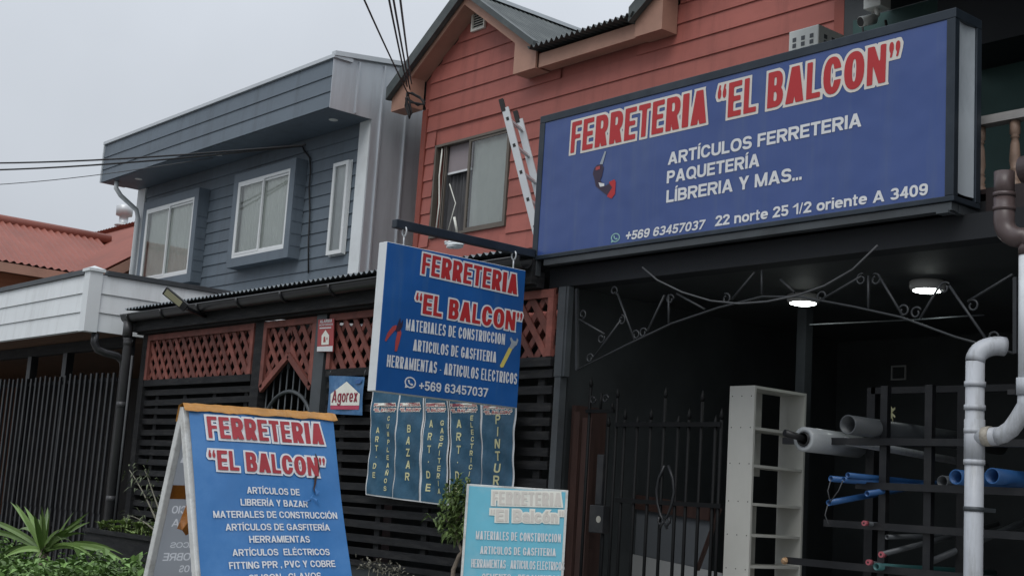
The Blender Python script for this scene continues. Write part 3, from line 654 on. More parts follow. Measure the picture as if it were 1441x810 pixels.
# main roof: ridge along X at Y=12, front eave at Y=8.9
b = MB(); corr(b, (-34, 9.3, 4.72), (34-22.1, 0, 0), (0, 2.9, 1.97), 80, 0.02, 4); b.build('roof_slope', 'orangeroof', oh)
b = MB(); corr(b, (-22.1, 14.9, 4.72), (-(34-22.1), 0, 0), (0, -2.9, 1.97), 80, 0.02, 4); b.build('roof_slope', 'orangeroof', oh)
b = MB(); b.prism([(-34, 12.08, 6.70), (-34, 12.2, 6.76), (-34, 12.32, 6.70)], (11.95, 0, 0)); b.build('ridge_cap', 'orangeroof', oh)
b = MB(); b.prism([(-22.14, 9.25, 4.66), (-22.14, 12.2, 6.66), (-22.14, 12.2, 6.46), (-22.14, 9.25, 4.46)], (0.05, 0, 0)); b.build('bargeboard', 'salmon', oh)
# front wing: ridge along Y
b = MB(); corr(b, (EX, 5.0, zE), (0, 5.9, 0), (-(EX-RX), 0, 1.12), 42, 0.02, 6); b.build('roof_slope', 'orangeroof', oh)
b = MB(); corr(b, (2*RX-EX, 10.9, zE), (0, -5.9, 0), (EX-RX, 0, 1.12), 42, 0.02, 6); b.build('roof_slope', 'orangeroof', oh)
b = MB(); b.tube([(RX, 4.98, zE+1.12), (RX, 11.2, zE+1.12)], 0.11, 10); b.build('ridge_cap', 'orangeroof', oh)
b = MB(); b.box(EX-0.06, EX-0.01, 5.0, 9.6, zE-0.20, zE-0.03); b.build('fascia', 'salmon', oh)
b = MB(); b.box(EX-0.45, EX-0.061, 5.0, 9.6, zE-0.16, zE-0.14); b.build('soffit', 'woodsoffit', oh)
b = MB(); b.box(2*RX-EX+0.4, EX-0.46, 5.4, 9.6, 0, zE-0.17); b.box(-33.6, -22.4, 9.6, 14.7, 0, 4.7); b.pxz([(-33.6, 0), (-22.4, 0), (-22.4, 0.01), (-33.6, 0.01)], 9.61, 9.62)
b.prism([(-22.42, 9.6, 4.7), (-22.42, 14.7, 4.7), (-22.42, 12.2, 6.5)], (-0.1, 0, 0))
z = 3.0
while z < 6.4:   # clapboards on the side walls facing the viewer
    if z < zE-0.2: b.add([(EX-0.435, 5.4, z), (EX-0.435, 9.6, z), (EX-0.455, 9.6, z+0.18), (EX-0.455, 5.4, z+0.18)], [(0, 1, 2, 3)])
    y0 = 9.6+max(0, (z-4.6)*1.47); y1 = 14.7-max(0, (z-4.6)*1.47)
    if y1 > y0: b.add([(-22.375, y0, z), (-22.375, y1, z), (-22.395, y1-0.2, z+0.18), (-22.395, y0+0.2, z+0.18)], [(0, 1, 2, 3)])
    z += 0.18
b.build('wall', 'orangewall', oh)
p = hit((173, 318), (0, 12.3, 0), (0, 1, 0))
b = MB(); b.lathe((p[0], 12.3, 6.5), [(0.12, 0), (0.12, 0.28), (0.19, 0.29), (0.19, 0.32), (0.10, 0.34), (0.10, 0.52), (0.18, 0.53), (0.19, 0.74), (0.15, 0.77), (0.02, 0.78)], 16); b.build('flue', 'alu', oh)

# ================================================================== RED HOUSE
RY = 9.5; RX0, RX1 = -13.23, -6.93
rh = thing('red_house', 'two storey house with red lap siding and dark gabled roof', 'house', (-10, 9.5, 0))
AX, AZ, SL = -12.25, 7.263, 0.71; A2 = -7.955
WX0, WX1, WZ0, WZ1 = -12.93, -11.50, 4.32, 5.49
b = MB()
b.box(RX0, WX0, RY, RY+0.15, 0, 5.9); b.box(WX1, RX1, RY, RY+0.15, 0, 5.9); b.box(WX0, WX1, RY, RY+0.15, 0, WZ0); b.box(WX0, WX1, RY, RY+0.15, WZ1, 5.9)
b.box(RX0, RX0+0.15, RY+0.15, 15, 0, 5.9); b.box(RX1-0.15, RX1, RY+0.15, 15, 0, 5.9); b.box(RX0, RX1, 15, 15.15, 0, 5.9)
b.box(RX0, RX1, RY, RY+0.15, 5.9, 6.05)
for c_ in (AX, A2): b.pxz([(c_-1.0, 6.05), (c_+1.0, 6.05), (c_+1.0, AZ-0.18-SL), (c_, AZ-0.18), (c_-1.0, AZ-0.18-SL)], RY, RY+0.15)
b.build('wall', 'red', rh)
b = MB()
def rspan(z):
    if z < 6.0: sp = [(RX0+0.09, RX1-0.1)]
    else:
        h = (AZ-0.17-z+0.02)/SL; sp = []
        if h > 0.05: sp = [(max(RX0+0.09, AX-h), AX+h), (A2-h, min(RX1-0.1, A2+h))]
    res = []
    for a, c in sp:
        if WZ0-0.1 < z < WZ1+0.1 and a < WX0-0.04 < c: res += [(a, WX0-0.02), (WX1+0.02, c)]
        else: res.append((a, c))
    return res
siding(b, RY, 2.97, 7.1, 0.2095, rspan, 5); b.build('siding', 'red', rh)
b = MB(); b.box(RX0-0.012, RX0+0.085, RY-0.034, RY-0.001, 2.9, 5.99); b.build('corner_trim', 'redtrim', rh)
b = MB(); b.box(RX1-0.095, RX1+0.012, RY-0.034, RY-0.001, 2.9, 6.3); b.build('corner_trim', 'redtrim', rh)
FY = 9.25; EB = 5.998
def gable(ax):
    for s in (-1, 1):
        P = lambda d, z: (ax+s*d, z); EH = 1.40 if s > 0 else 1.38
        pl_ = [P(1.38, AZ-1.38*SL-0.055), P(0, AZ-0.055), P(0, AZ-0.185), P(1.0, AZ-1.0*SL-0.185), P(1.0, EB), P(1.38, EB)]
        b = MB(); b.pxz(pl_ if s > 0 else pl_[::-1], FY, FY+0.03); b.build('bargeboard', 'salmon', rh)
        b = MB(); b.box(ax+s*1.0, ax+s*1.38, FY+0.031, RY-0.03, EB+0.002, EB+0.015); b.box(ax+s*1.0, ax+s*1.012, FY+0.031, RY-0.03, EB+0.016, AZ-1.0*SL-0.16); b.build('eave_return', 'salmon', rh)
        b = MB(); b.prism([(ax+s*1.01, FY+0.031, AZ-1.01*SL-0.155), (ax, FY+0.031, AZ-0.155), (ax, FY+0.031, AZ-0.17), (ax+s*1.01, FY+0.031, AZ-1.01*SL-0.17)], (0, RY-FY-0.035, 0)); b.build('soffit', 'salmon', rh)
        b = MB(); O = np.array((ax+s*EH, 9.17, AZ-EH*SL)); U = np.array((0, 4.6, 0)); V = np.array((-s*EH, 0, EH*SL))
        corr(b, O, U, V, 60, 0.016, 6)
        dp_ = 0.05 if s > 0 else 0.13
        b.prism([(ax+s*(EH+.02), 9.165, AZ-(EH+.02)*SL-dp_), (ax, 9.165, AZ-dp_), (ax, 9.165, AZ+0.03), (ax+s*(EH+.02), 9.165, AZ-(EH+.02)*SL+0.03)], (0, 0.07, 0))
        if s < 0: b.box(ax-EH-0.045, ax-EH-0.005, 9.236, 13.7, AZ-EH*SL-0.13, AZ-EH*SL+0.035)
        b.build('roof_slope', 'darkroof', rh)
    b = MB(); b.prism([(ax-0.13, 9.15, AZ-0.05), (ax, 9.15, AZ+0.06), (ax+0.13, 9.15, AZ-0.05)], (0, 4.7, 0)); b.build('ridge_cap', 'roofcap', rh)
gable(AX); gable(A2)
b = MB(); corr(b, (-10.91, 9.14, 6.205), (1.64, 0, 0), (0, 5, 0.35), 20, 0.024, 6); b.build('roof_slope', 'darkroof', rh)
b = MB(); b.box(-10.85, -9.34, FY+0.03, FY+0.06, EB+0.003, 6.16); b.build('fascia', 'salmon', rh)
b = MB(); b.box(-10.855, -9.335, FY+0.061, RY-0.03, EB+0.016, EB+0.03); b.build('soffit', 'salmon', rh)
# gable vent
p = hit((675.5, 24), (0, RY-0.02, 0), (0, 1, 0)); vx, vz = p[0], p[2]
b = MB()
for x0, x1, z0, z1 in ((-.13, .13, -.17, -.145), (-.13, .13, .145, .17), (-.13, -.105, -.145, .145), (.105, .13, -.145, .145)): b.box(vx+x0, vx+x1, RY-0.05, RY-0.02, vz+z0, vz+z1)
for i in range(9): b.prism([(vx-0.105, RY-0.045, vz-0.14+i*0.032), (vx-0.105, RY-0.02, vz-0.12+i*0.032), (vx-0.105, RY-0.02, vz-0.112+i*0.032)], (0.21, 0, 0))
b.build('vent', 'letcream', rh)
b = MB(); b.box(vx-0.106, vx+0.106, RY-0.0245, RY-0.0205, vz-0.146, vz+0.146); b.build('vent_mesh', 'dark', rh)
# window, left sash slid open
wb = MB(); t = 0.03
wb.box(WX0, WX1, RY-0.03, RY+0.04, WZ0, WZ0+t); wb.box(WX0, WX1, RY-0.03, RY+0.04, WZ1-t, WZ1); wb.box(WX0, WX0+t, RY-0.03, RY+0.04, WZ0+t, WZ1-t); wb.box(WX1-t, WX1, RY-0.03, RY+0.04, WZ0+t, WZ1-t)
win = wb.build('window', 'bronze', rh)
xm = -12.27
b = MB()
for a, c, yy in ((xm, WX1-t, RY-0.005), (WX0+t+0.12, WX0+t+0.17, RY+0.015)):
    b.box(a, a+0.035, yy-0.012, yy+0.012, WZ0+t, WZ1-t); b.box(c-0.03, c, yy-0.012, yy+0.012, WZ0+t, WZ1-t)
b.box(xm+0.035, WX1-t-0.03, RY-0.017, RY+0.007, WZ0+t, WZ0+t+0.03); b.box(xm+0.035, WX1-t-0.03, RY-0.017, RY+0.007, WZ1-t-0.03, WZ1-t)
b.build('sash', 'bronze', win)
b = MB(); b.quad((xm+0.035, RY-0.006, WZ0+t+0.03), (WX1-t-0.03, RY-0.006, WZ0+t+0.03), (WX1-t-0.03, RY-0.006, WZ1-t-0.03), (xm+0.035, RY-0.006, WZ1-t-0.03)); b.build('pane', 'glass', win)
b = MB(); b.box(WX0+0.2, xm, RY+0.05, RY+0.055, 5.13, WZ1-t); b.build('roller_blind', 'blind', win)
b = MB(); b.box(WX0+0.2, xm, RY+0.045, RY+0.06, 5.105, 5.129); b.build('blind_rail', 'letwhite', win)
def pleats(x0, x1, z0, z1, Y, m, amp=0.02, per=0.07):
    mb = MB(); n = int((x1-x0)/0.012); pts = [(x0+(x1-x0)*i/n, Y+amp*sin(2*pi*(x1-x0)*i/n/per)+amp*0.5*sin(i*0.31)) for i in range(n+1)]
    mb.add([(x, yy, z0) for x, yy in pts]+[(x, yy, z1) for x, yy in pts], [(i, i+1, n+2+i, n+1+i) for i in range(n)], True); return mb
pleats(WX0+0.05, xm+0.03, WZ0-0.05, WZ1, RY+0.12, 0).build('net_curtain', 'curtaindark', win)
pleats(xm, WX1, WZ0-0.05, WZ1, RY+0.07, 0, 0.008, 0.2).build('curtain', 'curtain', win)
b = MB(); b.tube([(-12.83, RY+0.0, 4.36), (-12.80, RY+0.0, 4.75), (-12.84, RY, 5.1), (-12.82, RY, 5.44)], 0.010, 6); b.tube([(-12.62, RY+0.02, 4.36), (-12.50, RY+0.02, 4.72), (-12.66, RY+0.03, 4.98)], 0.007, 6); b.tube([(-12.36, RY-0.03, 4.33), (-12.40, RY-0.06, 4.52)], 0.016, 6); b.build('sash_cord', 'letcream', win)
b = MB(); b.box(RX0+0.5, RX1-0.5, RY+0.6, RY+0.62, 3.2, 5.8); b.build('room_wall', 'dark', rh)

# crumpled white plastic on the porch roof below the window
def blob(mb, c, r, seed, n=10, m=7):
    rnd = random.Random(seed); vs = []; fs = []
    for i in range(m+1):
        for k in range(n):
            th = pi*i/m; ph = 2*pi*k/n; q = rnd.uniform(0.7, 1.15)
            vs.append((c[0]+r[0]*q*sin(th)*cos(ph), c[1]+r[1]*q*sin(th)*sin(ph), c[2]+r[2]*q*cos(th)))
    for i in range(m):
        for k in range(n): fs.append((i*n+k, i*n+(k+1) % n, (i+1)*n+(k+1) % n, (i+1)*n+k))
    mb.add(vs, fs)

# ================================================================== PORCH ROOF AND SLATTED FENCE
pr = thing('porch_roof', 'low corrugated porch roof with long black gutter over the slatted fence', 'roof', (-10, 6.1, 0))
PX0, PX1 = -13.42, -6.99
b = MB(); corr(b, (PX0-0.02, 5.93, 2.985), (PX1-PX0-0.02, 0, 0), (0, 3.52, 0.30), 84, 0.013, 6); b.build('roof_sheet', 'roofcap', pr)
b = MB(); b.box(PX0, PX1, 6.04, 6.09, 2.755, 2.935); b.build('fascia', 'black', pr)
b = MB(); b.box(PX0, PX1, 6.091, 6.16, 2.735, 2.85); b.build('beam', 'black', pr)
# half round gutter
gb = MB(); n = 10; prof = [(5.975+0.062*cos(pi+pi*k/n), 2.925+0.075*sin(pi+pi*k/n)) for k in range(n+1)]
vs = [(PX0-0.07, y, z) for y, z in prof]+[(PX1+0.0, y, z) for y, z in prof]
gb.add(vs, [(k, k+1, n+2+k, n+1+k) for k in range(n)], True); gb.tube([(PX0-0.07, 5.913, 2.925), (PX1, 5.913, 2.925)], 0.009, 6)
gb.quad(*[(PX0-0.07, y, z) for y, z in prof])
x = PX0+0.1
gut = gb.build('gutter', 'gutter', pr)
b = MB()
while x < PX1-0.1:
    b.tube([(x, 5.975+0.069*cos(pi+pi*k/8), 2.925+0.082*sin(pi+pi*k/8)) for k in range(9)], 0.012, 6); x += 0.78
b.build('gutter_bracket', 'gutter', gut)
b = MB(); b.tube([(PX0+0.02, 5.975, 2.86), (PX0+0.02, 5.975, 2.70)], 0.052, 14); b.tube([(PX0+0.02, 5.975, 2.70), (PX0-0.0, 6.0, 2.64), (PX0-0.0, 6.0, 0.03)], 0.044, 14)
for z in (2.64, 1.98, 1.0): b.tube([(PX0, 6.0, z-0.03), (PX0, 6.0, z+0.03)], 0.050, 14)
b.build('downpipe', 'pipegrey', pr)
b = MB(); b.tube([(PX0+0.075, 6.03, 2.5), (PX0+0.075, 6.03, 0.5)], 0.013, 8); b.build('conduit', 'cablegrey', pr)
bag = MB(); p = hit((640, 344), (0, 6.35, 0), (0, 1, 0)); blob(bag, p, (0.10, 0.06, 0.035), 3); blob(bag, p+np.array((-0.07, 0, 0.02)), (0.06, 0.04, 0.02), 5)
tag(bag.build('plastic_sheet', 'white', origin=p), 'crumpled white plastic scrap lying on the porch roof under the open window', 'plastic sheet')

fn = thing('slatted_fence', 'black horizontal slat fence with red lattice panels along the top', 'fence', (-10, 6.2, 0))
def slats(x0, x1, z0, z1, seed):
    rnd = random.Random(seed); m = MB(); z = z0
    while z < z1-0.03:
        m.obox(((x0+x1)/2, 6.19+rnd.uniform(-.003, .003), z+0.03+rnd.uniform(-.006, .006)), ((x1-x0)/2, 0, rnd.uniform(-.011, .011)), (0, 0.011, 0), (0, 0, 0.029)); z += 0.104
    xx = x0+0.25
    while xx < x1: m.box(xx-0.035, xx+0.035, 6.206, 6.235, z0, z1); xx += 0.62
    return m
FX = [(-13.27, -11.03), (-9.74, -6.87)]
for i, (x0, x1) in enumerate(FX): slats(x0, x1, 0.74, 2.13, i).build('slat_panel', 'black', fn)
for i, (x0, x1) in enumerate(FX):
    b = MB(); b.box(x0, x1, 6.155, 6.225, 2.185, 2.25); b.build('mid_rail', 'black', fn)
    b = MB(); b.box(x0, x1, 6.10, 6.26, 0.665, 0.70); b.build('sill_board', 'black', fn)
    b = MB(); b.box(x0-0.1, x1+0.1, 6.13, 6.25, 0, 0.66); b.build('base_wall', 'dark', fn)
for x, w in ((-13.33, 0.11), (-10.925, 0.15), (-9.865, 0.16)):
    b = MB(); b.box(x-w/2, x+w/2, 6.15, 6.26, 0, 2.733); b.build('post', 'black' if w != 0.16 else 'greysteel', fn)
b = MB(); b.box(-6.84, -6.765, 6.165, 6.235, 2.11, 2.735); b.box(-6.763, -6.742, 6.172, 6.22, 2.11, 2.735); b.box(-6.835, -6.775, 6.17, 6.23, 0, 2.108); b.build('post', 'greysteel', fn)
def lattice(regions, frame):
    m = MB()
    for sgn, yy in ((-1, 6.170), (1, 6.184)):
        for reg in regions:
            xs_ = [p[0] for p in reg]; zs_ = [p[1] for p in reg]; x = min(xs_)-1.2
            while x < max(xs_)+1.2:
                hw = 0.032+random.uniform(-.005, .005); zz0, zz1 = min(zs_)-0.05, max(zs_)+0.05; run = (zz1-zz0)*0.80
                q = [(x-hw, zz0), (x+hw, zz0), (x+hw+sgn*run, zz1), (x-hw+sgn*run, zz1)]
                c = clip(q, reg)
                if len(c) >= 3: m.pxz(c, yy, yy+0.011)
                x += 0.148+random.uniform(-.010, .010)
    o = m.build('lattice_panel', 'lattice', fn)
    f = MB()
    for p, q in frame: f.bar((p[0], 6.166, p[1]), (q[0], 6.166, q[1]), 0.034, 0.058, (0, 0, 1))
    f.build('lattice_frame', 'lattice', o)
for x0, x1 in FX:
    z0, z1 = 2.252, 2.732
    lattice([[(x0, z0), (x1, z0), (x1, z1), (x0, z1)]], [((x0, z1-0.035), (x1, z1-0.035)), ((x0+0.03, z0), (x0+0.03, z1-0.065)), ((x1-0.03, z0), (x1-0.03, z1-0.065))])
x0, x1, xm = -10.85, -9.945, -10.38
lattice([[(x0, 2.15), (xm, 2.40), (xm, 2.73), (x0, 2.73)], [(xm, 2.40), (x1, 2.15), (x1, 2.73), (xm, 2.73)]],
        [((x0, 2.695), (x1, 2.695)), ((x0+0.03, 2.12), (x0+0.03, 2.665)), ((x1-0.03, 2.12), (x1-0.03, 2.665)), ((x0+0.02, 2.10), (xm, 2.40)), ((xm, 2.40), (x1-0.02, 2.10))])
# little iron gate under the lattice arch
ig = thing('iron_gate', 'small black wrought iron gate with arched top under the pointed lattice panel', 'gate', (-10.4, 6.22, 0))
b = MB()
for i in range(8):
    x = x0+0.06+i*0.112; top = 2.12+0.18*sin(pi*(i+0.5)/8); b.tube([(x, 6.21, 0.1), (x, 6.21, top)], 0.008, 6)
    b.tube([(x, 6.21, top), (x, 6.21, top+0.03), (x, 6.21, top+0.10)], [0.008, 0.017, 0.001], 6)
    for s in (-1, 1): b.tube([(x, 6.21, top-0.02), (x+s*0.025, 6.21, top), (x+s*0.03, 6.21, top+0.03)], 0.004, 5)
b.build('bar', 'greysteel', ig)
b = MB(); b.tube([(xm-0.42*cos(pi*k/16), 6.2, 1.72+0.36*sin(pi*k/16)) for k in range(17)], 0.018, 8); b.build('arch', 'greysteel', ig)
for z0, z1 in ((1.68, 1.72), (0.10, 0.14)):
    b = MB(); b.box(x0+0.02, x1-0.02, 6.2, 6.225, z0, z1); b.build('rail', 'blackmetal', ig)
b = MB()
for i in range(14): b.tube([(x0+0.08+i*0.058, 6.212, 1.2), (x0+0.08+i*0.058, 6.212, 1.9)], 0.005, 5)
b.build('thin_bars', 'blackmetal', ig)
# dark yard behind the fence
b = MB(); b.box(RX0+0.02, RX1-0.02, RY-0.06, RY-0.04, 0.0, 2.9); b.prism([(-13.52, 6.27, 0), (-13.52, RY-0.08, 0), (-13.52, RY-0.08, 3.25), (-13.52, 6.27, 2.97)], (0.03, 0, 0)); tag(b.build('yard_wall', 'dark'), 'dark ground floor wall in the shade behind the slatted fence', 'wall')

# floodlight on its arm
fl = thing('floodlight', 'slim LED floodlight on a dark arm sticking out above the gutter', 'floodlight', (-12.0, 6.03, 2.85))
pa = hit((288, 445), (0, 6.035, 0), (0, 1, 0)); d1 = hit((232, 408), (0, 5.55, 0), (0, 1, 0)); d0 = hit((262, 433), (0, 5.72, 0), (0, 1, 0))
b = MB(); b.bar(pa, d0, 0.03, 0.03); b.build('arm', 'blackmetal', fl)
ax_ = nrm(d1-d0); vw_ = nrm(EYE-d0)+np.array((0, 0, -0.6)); nn_ = nrm(vw_-ax_*(vw_ @ ax_)); sd_ = np.cross(nn_, ax_)
b = MB(); b.obox((d0+d1)/2, (d1-d0)/2, sd_*0.042, nn_*0.012); hd = b.build('head', 'blackmetal', fl)
b = MB(); b.obox((d0+d1)/2+nn_*-0.0145+ax_*0.02, (d1-d0)/2*0.72, sd_*0.030, nn_*0.002); b.obox((d0+d1)/2+nn_*0.0145+ax_*0.02, (d1-d0)/2*0.72, sd_*0.030, nn_*0.002); b.build('lens', mat('yellowish_led_lens', (0.30, 0.29, 0.19), 0.3, 0.1, 5), hd)

# ================================================================== BALCONY PORCH ON THE RIGHT
bp = thing('balcony', 'dark two storey porch with upper balcony behind the large navy sign', 'balcony', (-4, 7, 0))
BX0, BX1 = -6.70, 3.0
b = MB(); b.box(-6.92, BX1, 6.36, 9.45, 2.80, 2.98); b.build('deck', 'soffitdark', bp)
b = MB(); b.box(-6.885, BX1, 6.36, 9.455, 2.765, 2.797); b.build('ceiling', 'dark', bp)
b = MB(); b.box(-6.98, BX1, 6.20, 6.35, 2.742, 2.88); b.build('beam', 'soffitdark', bp)
b = MB(); b.box(-6.91, BX1, 9.46, 9.6, 0, 2.76); b.box(-6.91, BX1, 9.46, 9.6, 2.76, 5.9); b.build('back_wall', ['dark'], bp)
b = MB(); b.box(-6.80, BX1, 9.44, 9.455, 2.985, 5.62); b.build('upper_wall', 'darkgreen', bp)
b = MB(); b.box(-6.91, -6.89, 6.36, 9.455, 0, 2.798); b.build('side_wall', 'dark', bp)
b = MB(); b.box(-2.2, -2.1, 6.45, 9.43, 0, 2.76); b.build('side_wall', 'dark', bp)
b = MB(); b.box(-6.42, BX1, 6.4, 9.43, 5.62, 5.66); b.box(-5.62, BX1, 8.9, 9.43, 4.90, 5.615); b.build('upper_ceiling', 'soffitdark', bp)
b = MB(); b.box(-4.3, BX1, 6.46, 6.54, 3.44, 3.475); b.box(-4.3, BX1, 6.475, 6.525, 3.475, 3.492)
rail = b.build('handrail', 'railpaint', bp)
b = MB(); b.box(-3.70, BX1, 6.345, 6.358, 2.885, 3.045); b.box(-4.3, BX1, 6.359, 6.56, 3.02, 3.045); b.build('fascia', mat('brown_black_fascia', (0.028, 0.02, 0.02), 0.5, 0.2, 4), bp)
# turned balusters
prof = [(0.032, 0), (0.032, 0.05), (0.024, 0.055), (0.03, 0.065), (0.024, 0.075), (0.03, 0.10), (0.022, 0.115), (0.029, 0.122), (0.022, 0.13), (0.03, 0.17), (0.024, 0.26), (0.018, 0.295), (0.026, 0.30), (0.019, 0.31), (0.028, 0.32), (0.028, 0.39)]
b0 = None
for i in range(7):
    x = hit((1379, 250), (0, 6.5, 0), (0, 1, 0))[0]+i*0.205
    if b0 is None:
        mb = MB(); mb.lathe((x, 6.5, 3.047), prof, 14); b0 = mb.build('baluster', 'baluster', bp, origin=(x, 6.5, 3.047)); bx = x
    else:
        o = b0.copy(); C.objects.link(o); o.parent = bp; o.location.x = b0.location.x+(x-bx)

# big navy light box sign
BS = thing('shop_sign', 'large navy light box sign with red lettering fixed to the balcony front', 'sign', (-5.36, 6.2, 2.92))
SX0, SX1, SZ0, SZ1, SY = -7.03, -3.715, 2.925, 3.975, 6.06
t = 0.055
tb = 0.03
b = MB(); b.box(SX0, SX1, SY, SY+0.26, SZ0, SZ0+tb); b.box(SX0, SX1, SY, SY+0.26, SZ1-t, SZ1); b.box(SX0, SX0+t, SY, SY+0.26, SZ0+tb, SZ1-t); b.box(SX1-t, SX1-0.003, SY, SY+0.045, SZ0+tb, SZ1-t); b.box(SX1-t, SX1, SY+0.21, SY+0.26, SZ0+tb, SZ1-t)
b.box(SX0+0.06, SX1-0.06, SY+0.23, SY+0.25, SZ0+t, SZ1-t)
b.build('frame', 'navyframe', BS, bevel=0.004)
b = MB(); nn = 16; vs = []
for i in range(nn+1):
    yy = SY+0.046+(0.163)*i/nn; vs += [(SX1-0.012-0.012*sin(pi*i/nn), yy, SZ0+t), (SX1-0.012-0.014*sin(pi*i/nn), yy, SZ1-t)]
b.add(vs, [(2*i, 2*i+2, 2*i+3, 2*i+1) for i in range(nn)], True); b.build('end_panel', 'endpanel', BS)
b = MB(); b.box(SX0+t, SX1-t, SY+0.006, SY+0.03, SZ0+tb, SZ1-t); b.build('panel', 'navy', BS)
b = MB(); b.box(SX0+0.12, SX1-0.02, SY+0.012, SY+0.075, SZ0-0.045, SZ0-0.003); b.box(SX1-0.10, SX1-0.03, SY-0.004, SY+0.06, SZ0-0.06, SZ0-0.046); b.box(SX1-0.06, SX1-0.02, SY+0.08, SY+0.27, SZ0-0.05, SZ0-0.003); b.build('support_rail', 'greysteel', BS)
b = MB(); b.box(SX0+0.01, SX0+0.05, SY+0.01, SY+0.05, SZ0-0.11, SZ0-0.003); b.build('support_lug', 'greysteel', BS)
F1 = Face((0, SY+0.006, 0), (0, -1, 0), (1, 0, 0))
K1 = dict(tilt=False)
text(BS, F1, 'FERRETERIA “EL BALCON”', (803, 216), (1266, 113), (804, 173), 'letred', 0.25, 'letedge', 0.075, lift=0.002, slant=0.015, **K1)
text(BS, F1, 'ARTÍCULOS FERRETERIA', (940, 232.5), (1212.5, 180), (944, 214.5), 'letwhite', 0.245, **K1)
text(BS, F1, 'PAQUETERÍA', (938.5, 258.5), (1069, 236.5), (939.5, 241), 'letwhite', 0.245, **K1)
text(BS, F1, 'LÍBRERIA Y MAS...', (937.8, 285.5), (1128.5, 254.5), (938.5, 268), 'letwhite', 0.245, **K1)
text(BS, F1, '+569 63457037', (880, 338.5), (991, 323.5), (881, 326), 'letwhite', 0.235, slant=0.2, **K1)
text(BS, F1, '22 norte 25 1/2 oriente A 3409', (1007, 318.5), (1306, 278), (1007, 304), 'letwhite', 0.245, **K1)
def ell(cx, cy, rx, ry, n=28, a0=0, a1=2*pi): return [(cx+rx*cos(a0+(a1-a0)*k/n), cy+ry*sin(a0+(a1-a0)*k/n)) for k in range(n+1 if a1-a0 < 6.2 else n)]
def print_shape(root, face, pts, m, name, lift=0.003, hole=None):
    # flat printed shape; pts are where its outline lies on the sign face
    loops = [[((face.h(p)-face.P) @ face.u, (face.h(p)-face.P) @ face.v) for p in lp] for lp in ([pts]+([hole] if hole else []))]
    return flat_fill(loops, lambda x, y: face.P+face.u*x+face.v*y+face.n*lift, name, m, root)
def chat_icon(root, face, c, r, m, sk=0):
    cx, cy = c; S = lambda pts: [(x, y+sk*(x-cx)) for x, y in pts]
    o = print_shape(root, face, S(ell(cx, cy, r, r)), m, 'phone_icon', hole=S(ell(cx, cy, r*0.78, r*0.78)))
    print_shape(o, face, S([(cx-r*0.98, cy+r*1.05), (cx-r*0.82, cy+r*0.25), (cx-r*0.35, cy+r*0.86)]), m, 'icon_tail', 0.0035)
    hs_ = [(-.45, -.35), (-.25, -.5), (-.08, -.18), (-.18, -.02), (.1, .22), (.26, .1), (.52, .3), (.38, .5), (.1, .48), (-.3, .15)]
    print_shape(o, face, S([(cx+x*r, cy+y*r) for x, y in hs_]), m, 'icon_handset', 0.0035)
chat_icon(BS, F1, (866.5, 334.3), 6.3, 'chatgreen', -0.14)
# printed cordless drill
dr = print_shape(BS, F1, [(836.5, 237), (841, 232), (848, 231.5), (850, 236), (847.5, 248), (845, 254), (837, 252), (834.5, 245)], 'toolblack', 'printed_drill')
print_shape(dr, F1, [(844.5, 231), (851.5, 213), (853.5, 213.5), (848.5, 231.5)], 'toolgrey', 'drill_bit', 0.0035)
print_shape(dr, F1, [(837, 252), (845, 254), (852, 262), (858, 258), (862, 264), (855, 275), (846, 268), (839, 262)], 'toolblack', 'drill_handle', 0.0037)
print_shape(dr, F1, [(858, 256), (865, 252.5), (867, 256), (866, 273), (861, 279.5), (855, 277), (856, 268)], 'letred', 'drill_battery', 0.0035)
print_shape(dr, F1, [(839, 235.5), (845, 233.5), (845, 238), (839, 240)], 'signred', 'drill_band', 0.0045)
print_shape(dr, F1, [(843, 257), (851, 258.5), (851, 262), (845, 263)], 'letwhite', 'drill_plate', 0.0048)

# bracket beam and hanging double faced sign
bb = MB(); bb.box(-7.04, -6.985, 4.855, 6.058, 2.94, 2.995); tag(bb.build('bracket_beam', 'navyframe', origin=(-7.01, 6.06, 2.96), bevel=0.004), 'dark square steel arm jutting from the end of the navy sign', 'bracket')
HX = -6.95; HY0, HY1, HZ0, HZ1 = 4.768, 5.948, 1.872, 2.828
HS = thing('hanging_sign', 'square blue double faced sign hanging from the dark steel arm', 'sign', (HX-0.04, 5.36, 2.84))
b = MB(); b.box(HX-0.09, HX-0.004, HY0, HY1, HZ0, HZ1); b.build('cabinet', 'white', HS, bevel=0.004)
b = MB(); b.box(HX-0.004, HX, HY0+0.004, HY1-0.004, HZ0+0.004, HZ1-0.004); b.build('panel', 'blue', HS)
for yy in (4.93, 5.87):
    b = MB(); b.tube([(HX-0.047+0.022*cos(a), yy, 2.925+0.030*sin(a)) for a in np.linspace(-1.4, 4.2, 14)], 0.006, 6); b.tube([(HX-0.047, yy, HZ1-0.002), (HX-0.047, yy, 2.90)], 0.006, 6); b.build('hook', 'alu', HS)
F2 = Face((HX, 0, 0), (1, 0, 0), (0, 1, 0))
text(HS, F2, 'FERRETERIA', (592.5, 385), (727, 414.5), (595.5, 356), 'letred', 0.27, 'letwhite', 0.085)
text(HS, F2, '“EL BALCON”', (583, 439), (733, 467), (585.5, 411), 'letred', 0.27, 'letwhite', 0.085)
text(HS, F2, 'MATERIALES DE CONSTRUCCION', (570.5, 464.5), (709.8, 485), (570.5, 448), 'letwhite', 0.19)
text(HS, F2, 'ARTICULOS DE GASFITERIA', (580.6, 493), (697.6, 510), (581.3, 477), 'letwhite', 0.19)
text(HS, F2, 'HERRAMIENTAS - ARTICULOS ELECTRICOS', (543.6, 515.5), (726.7, 540.7), (544, 498.5), 'letwhite', 0.19)
